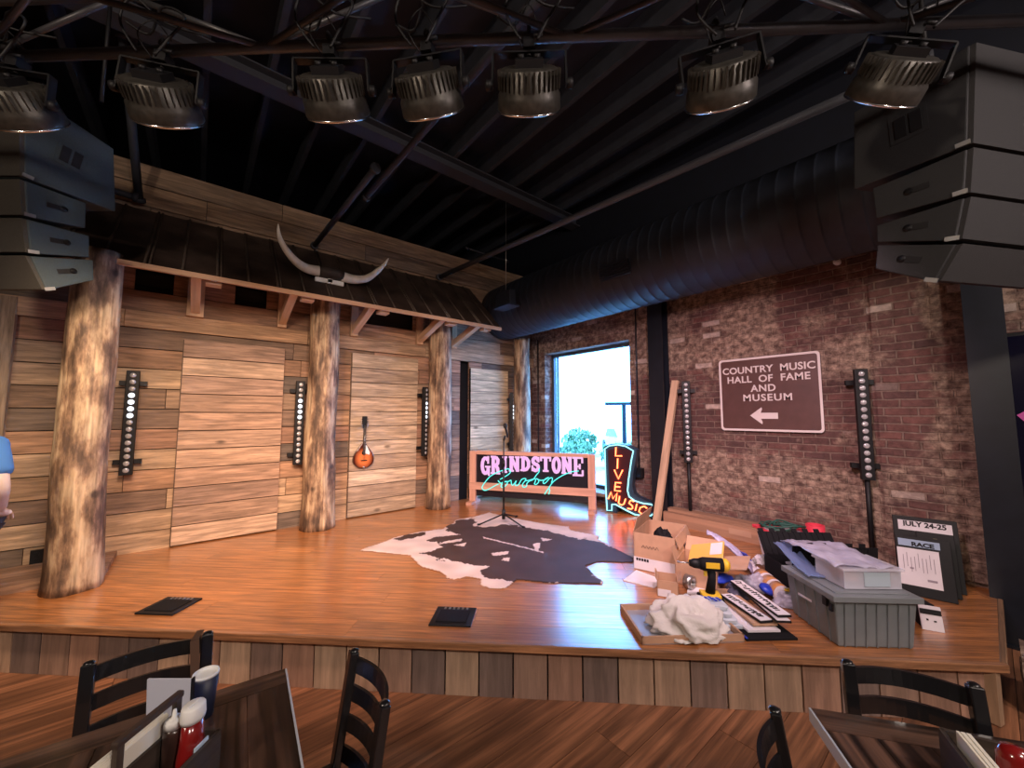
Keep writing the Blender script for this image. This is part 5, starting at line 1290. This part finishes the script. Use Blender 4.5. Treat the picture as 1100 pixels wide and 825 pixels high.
chairs = [((-.081, 1.92), (.318, -.025), 'black ladderback chair behind the left table, with the brown strap over it'),
          ((.4625, 1.293), (-.011, -.323), 'black ladderback chair standing in the open right of the left table'),
          ((1.147, .372), (.93, .36), 'black ladderback chair cut by the photo bottom at the left side of the right table'),
          ((1.80, .214), (.169, -.292), 'black ladderback chair behind the right table, close to the stage front')]
for i, ((mx_, my_), (dx_, dy_), lab) in enumerate(chairs):
    o = ch if i == 0 else copy_tree(ch)
    # local +x along back, local -y is the facing direction; the top of the back sits .216 behind the origin
    sgn = 1
    a = math.atan2(dy_, dx_)
    back = Vector((-math.sin(a), math.cos(a)))   # local +y in world
    want = [Vector((0, 1)), Vector((1, 0)), Vector((-.36, .93)), Vector((.8, .6))][i]
    if back.dot(want) < 0: a += PI; back = -back
    o.location = (mx_ - back.x * .216, my_ - back.y * .216, 0); o.rotation_euler = (0, 0, a); o['label'] = lab
mb = MB(); mb.bar((.035, 1.883, .83), (.05, 1.86, .58), .026, .004, up=(0, 1, 0), col=(1, 1, 1)); mb.bar((.035, 1.885, .83), (.052, 1.945, .832), .022, .004); mb.bar((.052, 1.945, .832), (.06, 1.935, .66), .022, .004, up=(1, 0, 0))
tag(mb.build('leather_strap', plain('brown_strap', (.1, .05, .03), .6)), 'brown strap hanging over the top slat of the chair behind the left table', 'strap')

# ------------------------------------------------------------------ tables
def make_table(loc, rz, W, D, label):
    """origin at the back right corner on the floor; extends -x and -y"""
    t = thing('dining_table', loc, rz, label, 'table', 'dark planked tables on the audience floor')
    H = .73; mb = MB(); bw = .09
    tc_ = (.085, .046, .032)
    mb.box((-W / 2, -bw / 2, H - .02), (W, bw - .002, .04), None, jit(tc_), 0); mb.box((-W / 2, -D + bw / 2, H - .02), (W, bw - .002, .04), None, jit(tc_), 0)
    x = -W; n = int(W / .11)
    for k in range(n): mb.box((-W + (k + .5) * W / n, -D / 2, H - .02), (W / n - .002, D - 2 * bw - .002, .04), None, jit((.078, .04, .028), .25), 1)
    mb.build('tabletop', M['table'], t)
    for ex in (.003, -W - .003): mb = MB(); mb.box((ex, -D / 2, H - .02), (.006, D, .038)); mb.build('edge_highlight', plain('table_edge_highlight', (.62, .68, .8), .3, .3) if 'table_edge_highlight' not in bpy.data.materials else bpy.data.materials['table_edge_highlight'], t)  # pale bluish strips paint the bright highlight along the table edges
    mb = MB(); mb.tube([(-W / 2, -D / 2, .02), (-W / 2, -D / 2, H - .04)], .04, 16); mb.build('pedestal', M['black'], t)
    mb = MB(); mb.bar((-W / 2 - .3, -D / 2, .02), (-W / 2 + .3, -D / 2, .02), .07, .03); mb.bar((-W / 2, -D / 2 - .27, .02), (-W / 2, -D / 2 + .27, .02), .07, .03); mb.build('base', M['black'], t, bevel=.005)
    return t
make_table((.295, 1.675, 0), rad(-4.3), 1.15, .74, 'dark stained plank table at the lower left holding condiments and a white menu card')
make_table((2.0, -.188, 0), rad(-53.1) + PI / 2 + rad(-90) , .75, .0001 + .72, 'x') if False else None
# right table: back edge runs from (1.55,.412) toward (2.0,-.188)
make_table((2.0, -.188, 0), math.atan2(-.6, .45) + 0, .75, .72, 'dark stained plank table at the lower right in front of the stage corner')

def make_caddy(x, y, rz, label, handle=True):
    t = thing('condiment_caddy', (x, y, .731), rz, label, 'caddy', 'wooden condiment caddies')
    L_, W_, H_ = .17, .15, .10; cdk = (.06, .042, .032)
    mb = MB(); mb.box((0, 0, .005), (L_, W_, .01), None, cdk); mb.build('base', M['darkwood'], t)
    for s_ in (-1, 1):
        mb = MB(); mb.box((0, s_ * W_ / 2, H_ / 2), (L_, .01, H_), None, cdk); mb.build('side_panel', M['darkwood'], t)
        mb = MB(); mb.box((s_ * L_ / 2, 0, H_ / 2), (.01, W_, H_), None, cdk, 1); mb.build('end_panel', M['darkwood'], t)
    if not handle: return t
    mb = MB(); mb.box((0, .034, .06), (L_ - .01, .008, .11), None, cdk); mb.box((-L_ / 2 + .012, .034, .1), (.016, .012, .17), None, cdk, 2); mb.box((L_ / 2 - .012, .034, .1), (.016, .012, .17), None, cdk); mb.build('divider', M['darkwood'], t)
    mb = MB(); mb.box((0, .034, .188), (.17, .018, .016), None, (.05, .03, .022)); mb.build('handle', M['darkwood'], t, bevel=.004)
    return t
ca = hdg(.66, .75)
cx_, cy_ = -.025, 1.306
make_caddy(cx_, cy_, ca, 'dark wooden condiment caddy with a squeeze bottle and ketchup on the left table')
def loc_c(u, v, cx=cx_, cy=cy_, a=ca): return (cx + u * math.cos(a) - v * math.sin(a), cy + u * math.sin(a) + v * math.cos(a))
# squeeze bottle
x, y = loc_c(.034, .004); 
t = thing('squeeze_bottle', (x, y, .742), 0, 'dark sauce squeeze bottle with a white nozzle cap in the left caddy', 'bottle')
mb = MB(); mb.lathe([(0, 0), (.019, 0), (.021, .004), (.021, .12), (.019, .132), (0, .134)], n=24); mb.build('body', M['bbq'], t)
mb = MB(); mb.lathe([(0, .133), (.0205, .133), (.0205, .148), (.017, .152), (.006, .154), (.0035, .172), (0, .173)], n=24); mb.build('cap', M['white'], t)
x, y = loc_c(.034, -.044)
t = thing('ketchup_bottle', (x, y, .742), ca, 'red ketchup bottle with a wide white flip cap in the left caddy', 'bottle')
mb = MB(); mb.lathe([(0, 0), (.032, 0), (.034, .01), (.034, .07), (.029, .105), (.025, .149), (0, .152)], n=28, sy=.72); mb.build('body', M['ketchup'], t)
mb = MB(); mb.lathe([(0, .15), (.027, .15), (.029, .16), (.027, .182), (.024, .186), (0, .186)], n=28, sy=.85); mb.box((0, 0, .187), (.035, .004, .004)); mb.build('cap', M['white'], t)
mb = MB(); mb.box((.0, -.0255, .06), (.04, .004, .075)); mb.build('label', plain('pale_label_blue', (.5, .62, .75), .5), t)
x, y = loc_c(-.02, .057)
t = thing('napkin_stack', (x, y, .742), ca, 'stack of white paper napkins standing in the left caddy', 'napkins')
mb = MB()
for k in range(9): mb.box((0, -.014 + k * .0035, .07 + .002 * (k % 3)), (.16, .003, .14), rotx(.02 * (k % 3 - 1)))
mb.build('sheets', M['napkin'], t)
# menu card
t = thing('menu_card', (-.02, 1.537, .731), rad(-39), 'blank white menu card standing upright on the left table', 'menu')
mb = MB(); mb.box((0, 0, .085), (.125, .006, .155), rotx(.05)); mb.build('card', plain('menu_white', (.6, .62, .75), .4), t)
mb = MB(); mb.box((0, .0, .005), (.125, .06, .008)); mb.box((.0645, 0, .085), (.004, .01, .157)); mb.build('holder', M['black'], t)
t = thing('paper_cup', (.062, 1.575, .731), 0, 'dark paper cup with a white rim behind the ketchup bottle', 'cup')
mb = MB(); mb.lathe([(0, 0), (.024, 0), (.033, .122), (.031, .122), (.0305, .118)], n=28); mb.build('sleeve', plain('navy_cup', (.015, .02, .05), .5), t)
mb = MB(); mb.lathe([(.0335, .119), (.0345, .124), (.0335, .128), (.031, .128), (.030, .117), (.022, .01), (0, .008)], n=28); mb.build('liner', M['white'], t)
# right caddy
c2 = math.atan2(-.9, .43)
# far-left corner at the measured point, box runs right and toward the viewer
cr0 = Vector((1.585, .085, 0)); ux = Vector((math.cos(c2), math.sin(c2), 0)); vy = Vector((-ux.y, ux.x, 0))
cc = Vector((1.525, .022, 0))
make_caddy(cc.x, cc.y, c2, 'dark wooden condiment caddy on the right table at the photo corner', False)
p = Vector((1.512, .012, 0))
t = thing('ketchup_bottle', (p.x, p.y, .742), c2, 'red bottle top showing in the right table caddy', 'bottle')
mb = MB(); mb.lathe([(0, 0), (.03, 0), (.032, .01), (.032, .09), (.03, .12), (.022, .137), (0, .142)], n=24, sy=.85); mb.build('body', M['ketchup'], t)
p = Vector((1.487, .066, 0))
t = thing('napkin_stack', (p.x, p.y, .742), c2 + PI / 2, 'white napkins standing in the right table caddy', 'napkins')
mb = MB()
for k in range(8): mb.box((0, -.014 + k * .0035, .055), (.12, .003, .11), rotx(.02 * (k % 3 - 1)))
mb.build('sheets', M['napkin'], t)
# small cutlery roll
t = thing('fork', (1.42, .12, .732), rad(120), 'thin metal fork lying on the right table left of the caddy', 'fork')
mb = MB(); mb.box((0, 0, .003), (.11, .008, .002)); 
mb.build('handle', M['steel'], t)
mb = MB(); mb.box((.065, 0, .003), (.03, .018, .002))
for k in range(4): mb.box((.095, -.0075 + k * .005, .003), (.035, .0022, .002))
mb.build('tines', M['steel'], t)

# ------------------------------------------------------------------ person at the left edge
def skin(name, V3, Ed_, R_, mat, parent, sub=2, root=0):
    me = bpy.data.meshes.new(name); me.from_pydata([tuple(v) for v in V3], Ed_, []); o = bpy.data.objects.new(name, me); C.objects.link(o); me.materials.append(mat)
    m = o.modifiers.new('skin', 'SKIN'); m.use_smooth_shade = True
    for i, sv in enumerate(me.skin_vertices[0].data): sv.radius = (R_[i], R_[i]) if not isinstance(R_[i], tuple) else R_[i]; sv.use_root = (i == root)
    s_ = o.modifiers.new('sub', 'SUBSURF'); s_.levels = s_.render_levels = sub
    o.parent = parent; return o
# standing off frame left with hand on hip; local frame: +y faces the stage side, +x toward the viewer's right
pp = thing('person', (0, 0, 0), 0, 'person in a blue short sleeved shirt, only a bent elbow showing at the left edge', 'person')
hp = [(0, 0, .98), (0, 0, 1.12), (0, .01, 1.28), (0, .01, 1.44), (0, .0, 1.54), (0, .01, 1.62),
      (.17, .0, 1.46), (.29, -.03, 1.19), (.17, .07, 1.04), (-.17, 0, 1.46), (-.22, -.02, 1.18), (-.23, .08, .95),
      (.10, 0, .93), (.12, .01, .52), (.13, -.02, .10), (.13, .10, .045), (-.10, 0, .93), (-.12, .01, .52), (-.13, -.02, .10), (-.13, .10, .045)]
he = [(0, 1), (1, 2), (2, 3), (3, 4), (4, 5), (3, 6), (6, 7), (7, 8), (3, 9), (9, 10), (10, 11), (0, 12), (12, 13), (13, 14), (14, 15), (0, 16), (16, 17), (17, 18), (18, 19)]
hr = [(.15, .11), (.135, .10), (.16, .11), (.15, .10), .055, .06, .062, .046, .03, .062, .046, .03, .088, .06, .042, .035, .088, .06, .042, .035]
skin('body', hp, he, hr, M['skin'], pp)
sh = [(0, 0, .98), (0, 0, 1.12), (0, .01, 1.28), (0, .01, 1.43), (0, .0, 1.49), (.17, 0, 1.46), (.235, -.015, 1.32), (.262, -.022, 1.255), (-.17, 0, 1.46), (-.20, -.01, 1.32), (-.212, -.015, 1.25)]
skin('shirt', sh, [(0, 1), (1, 2), (2, 3), (3, 4), (3, 5), (5, 6), (6, 7), (3, 8), (8, 9), (9, 10)], [(.165, .125), (.15, .115), (.175, .125), (.165, .115), .07, .078, .072, .07, .078, .072, .07], M['shirt'], pp)
tr = [(0, 0, .95), (.10, 0, .9), (.12, .01, .52), (.13, -.02, .12), (-.10, 0, .9), (-.12, .01, .52), (-.13, -.02, .12)]
skin('trousers', tr, [(0, 1), (1, 2), (2, 3), (0, 4), (4, 5), (5, 6)], [(.13, .10), .10, .076, .065, .10, .076, .065], M['jeans'], pp)
mb = MB()
n, m_ = 24, 18
rows = []
for i in range(m_ + 1):
    ph = PI * i / m_; row = []
    for k in range(n):
        a = 2 * PI * k / n; d = Vector((math.sin(ph) * math.cos(a), math.sin(ph) * math.sin(a), math.cos(ph)))
        p = Vector((d.x * .075, d.y * .095, d.z * .115))
        if d.z < 0: p.x *= 1 + d.z * .25; p.y *= 1 + d.z * .12
        if d.y > .8 and abs(d.x) < .2 and -.35 < d.z < .1: p.y += .018 * (1 - abs(d.x) / .2)
        row.append(mb.bm.verts.new(p + Vector((0, .02, 1.71))))
    rows.append(row)
for i in range(m_):
    for k in range(n): mb.poly([rows[i][k], rows[i][(k + 1) % n], rows[i + 1][(k + 1) % n], rows[i + 1][k]], smooth=True)
for s_ in (-1, 1): mb.lathe([(0, -.01), (.018, -.006), (.02, .004), (0, .008)], (s_ * .076, .015, 1.70), roty(s_ * PI / 2), 12, sx=1.5)
mb.build('head', M['skin'], pp)
mb = MB()
for s_ in (-1, 1): mb.lathe([(0, -.008), (.01, 0), (0, .008)], (s_ * .03, .108, 1.72), rotx(PI / 2), 10)
mb.build('eyes', M['white'], pp)
mb = MB(); mb.box((0, .108, 1.655), (.045, .008, .008)); mb.build('mouth', M['pinkstuff'], pp, bevel=.003)
mb = MB(); mb.lathe([(0, .125), (.04, .12), (.075, .08), (.088, .02), (.08, -.03), (.05, -.05)], (0, .005, 1.72), n=24, sx=.95, sy=1.12)
for v in mb.bm.verts:
    if v.co.y > .07 and v.co.z < 1.77: v.co.y = .07
mb.build('hair', M['hair'], pp)
# hands
def hand(wp, d, up_, parent):
    d = Vector(d).normalized(); side = d.cross(Vector(up_)).normalized(); wp = Vector(wp)
    V3 = [wp, wp + d * .05, wp + d * .085]; E3 = [(0, 1), (1, 2)]; R3 = [(.026), (.028), (.03)]
    for k in range(4):
        b0 = wp + d * .085 + side * (-.03 + k * .02); L_ = (.06, .07, .066, .052)[k]; i0 = len(V3)
        V3 += [b0, b0 + d * L_ * .5 - Vector(up_) * .008, b0 + d * L_ * .95 - Vector(up_) * .028]; E3 += [(2, i0), (i0, i0 + 1), (i0 + 1, i0 + 2)]; R3 += [.0095, .0088, .0075]
    i0 = len(V3); V3 += [wp + d * .03 - side * .035, wp + d * .07 - side * .06]; E3 += [(1, i0), (i0, i0 + 1)]; R3 += [.011, .009]
    skin('hand', V3, E3, R3, M['skin'], parent)
hand((.17, .07, 1.04), (-.5, .6, -.35), (0, 0, 1), pp); hand((-.23, .08, .95), (0, .2, -1), (-1, 0, 0), pp)
for s_ in (-1, 1):
    mb = MB(); mb.box((s_ * .13, .06, .04), (.095, .27, .08), taper=(.8, .75)); mb.build('shoe', M['leather'], pp, bevel=.02)
# place so that the bent elbow (.29,-.03,1.19) sits at the left edge of view
gg = 2.45; rr = (9 - 550) / F * (gg * math.cos(rad(4.6)) + (1.19 - 1.65) * math.sin(rad(4.6)))
el = r2 * rr + f2 * gg
ang = math.atan2(r2.y, r2.x)
pp.rotation_euler = (0, 0, ang)
off = rotz(ang) @ Vector((.34, -.03, 0))
pp.location = (el.x - off.x, el.y - off.y, 0)

# ------------------------------------------------------------------ lights, world, camera
def lamp(name, kind, loc, energy, col, **k):
    l = bpy.data.lights.new(name, kind); l.energy = energy; l.color = col
    for a, b_ in k.items():
        if a != 'target': setattr(l, a, b_)
    o = bpy.data.objects.new(name, l); C.objects.link(o); o.location = loc
    if 'target' in k:
        d = Vector(k['target']) - Vector(loc); o.rotation_euler = d.to_track_quat('-Z', 'Y').to_euler()
    return o
targets = [(-.4, 4.9, .8), (.6, 5.0, .9), (1.3, 4.3, .3), (2.6, 4.8, .8), (3.6, 3.6, .35), (4.7, 2.2, .8), (3.2, 2.4, .3)]
cols = [(1, .72, .48), (1, .70, .48), (1, .58, .42), (1, .72, .56), (1, .7, .74), (1, .64, .7), (1, .66, .72)]
pw = [150, 240, 260, 270, 220, 290, 80]
for p, tg, c, w_ in zip(light_pos, targets, cols, pw):
    d = (Vector(tg) - p).normalized()
    lamp('stage_light_beam', 'SPOT', p + Vector((0, 0, -.33)) + d * .16, w_, c, target=tg, spot_size=rad(88), spot_blend=1, shadow_soft_size=.16)
# added fill lamps, unseen behind the viewer, modelled as dome pendants
for (x, y, w_, c) in ((-2.6, .2, 200, (1, .80, .62)), (.6, -2.4, 230, (1, .84, .74)), (2.6, -2.2, 130, (1, .82, .78))):
    t = thing('fill_pendant', (x, y, 3.5), 0, 'dome pendant added out of view over the audience floor as fill light', 'lamp', 'added fill lamps behind the viewer')
    mb = MB(); mb.lathe([(.02, .22), (.05, .2), (.16, .1), (.2, 0), (.19, 0), (.15, .09), (.02, .18)], n=24); mb.build('lamp_shade', M['black'], t)
    mb = MB(); mb.tube([(0, 0, .2), (0, 0, 1.65)], .006, 6); mb.build('cord', M['black'], t)
    mb = MB(); mb.lathe([(0, -.05), (.035, -.03), (.045, 0), (.03, .05), (.015, .08), (0, .08)], n=16); mb.build('bulb', emit('bulb_glow', (1, .85, .65), 4) if x == -2.6 else bpy.data.materials['bulb_glow'], t)
    lamp('fill_light', 'POINT', (x, y, 3.4), w_, c, shadow_soft_size=.2)
# daylight
W = bpy.data.worlds.new('World'); bpy.context.scene.world = W; W.use_nodes = True
bg = W.node_tree.nodes['Background']; bg.inputs['Color'].default_value = (.13, .42, 1, 1); bg.inputs['Strength'].default_value = 16
# neon glow on the floor comes from the tubes themselves

cd = bpy.data.cameras.new('camera'); cam = bpy.data.objects.new('camera', cd); C.objects.link(cam)
cam.location = (0, 0, 1.65); cam.rotation_euler = (rad(94.6), 0, rad(50.9 - 90)); cd.sensor_width = 36; cd.lens = 36 * 415 / 1100; cd.clip_start = .02
sc_ = bpy.context.scene; sc_.camera = cam
vs = sc_.view_settings; vs.view_transform = 'Standard'; vs.look = 'None'; vs.gamma = 1; vs.use_curve_mapping = False; vs.exposure = 0.25
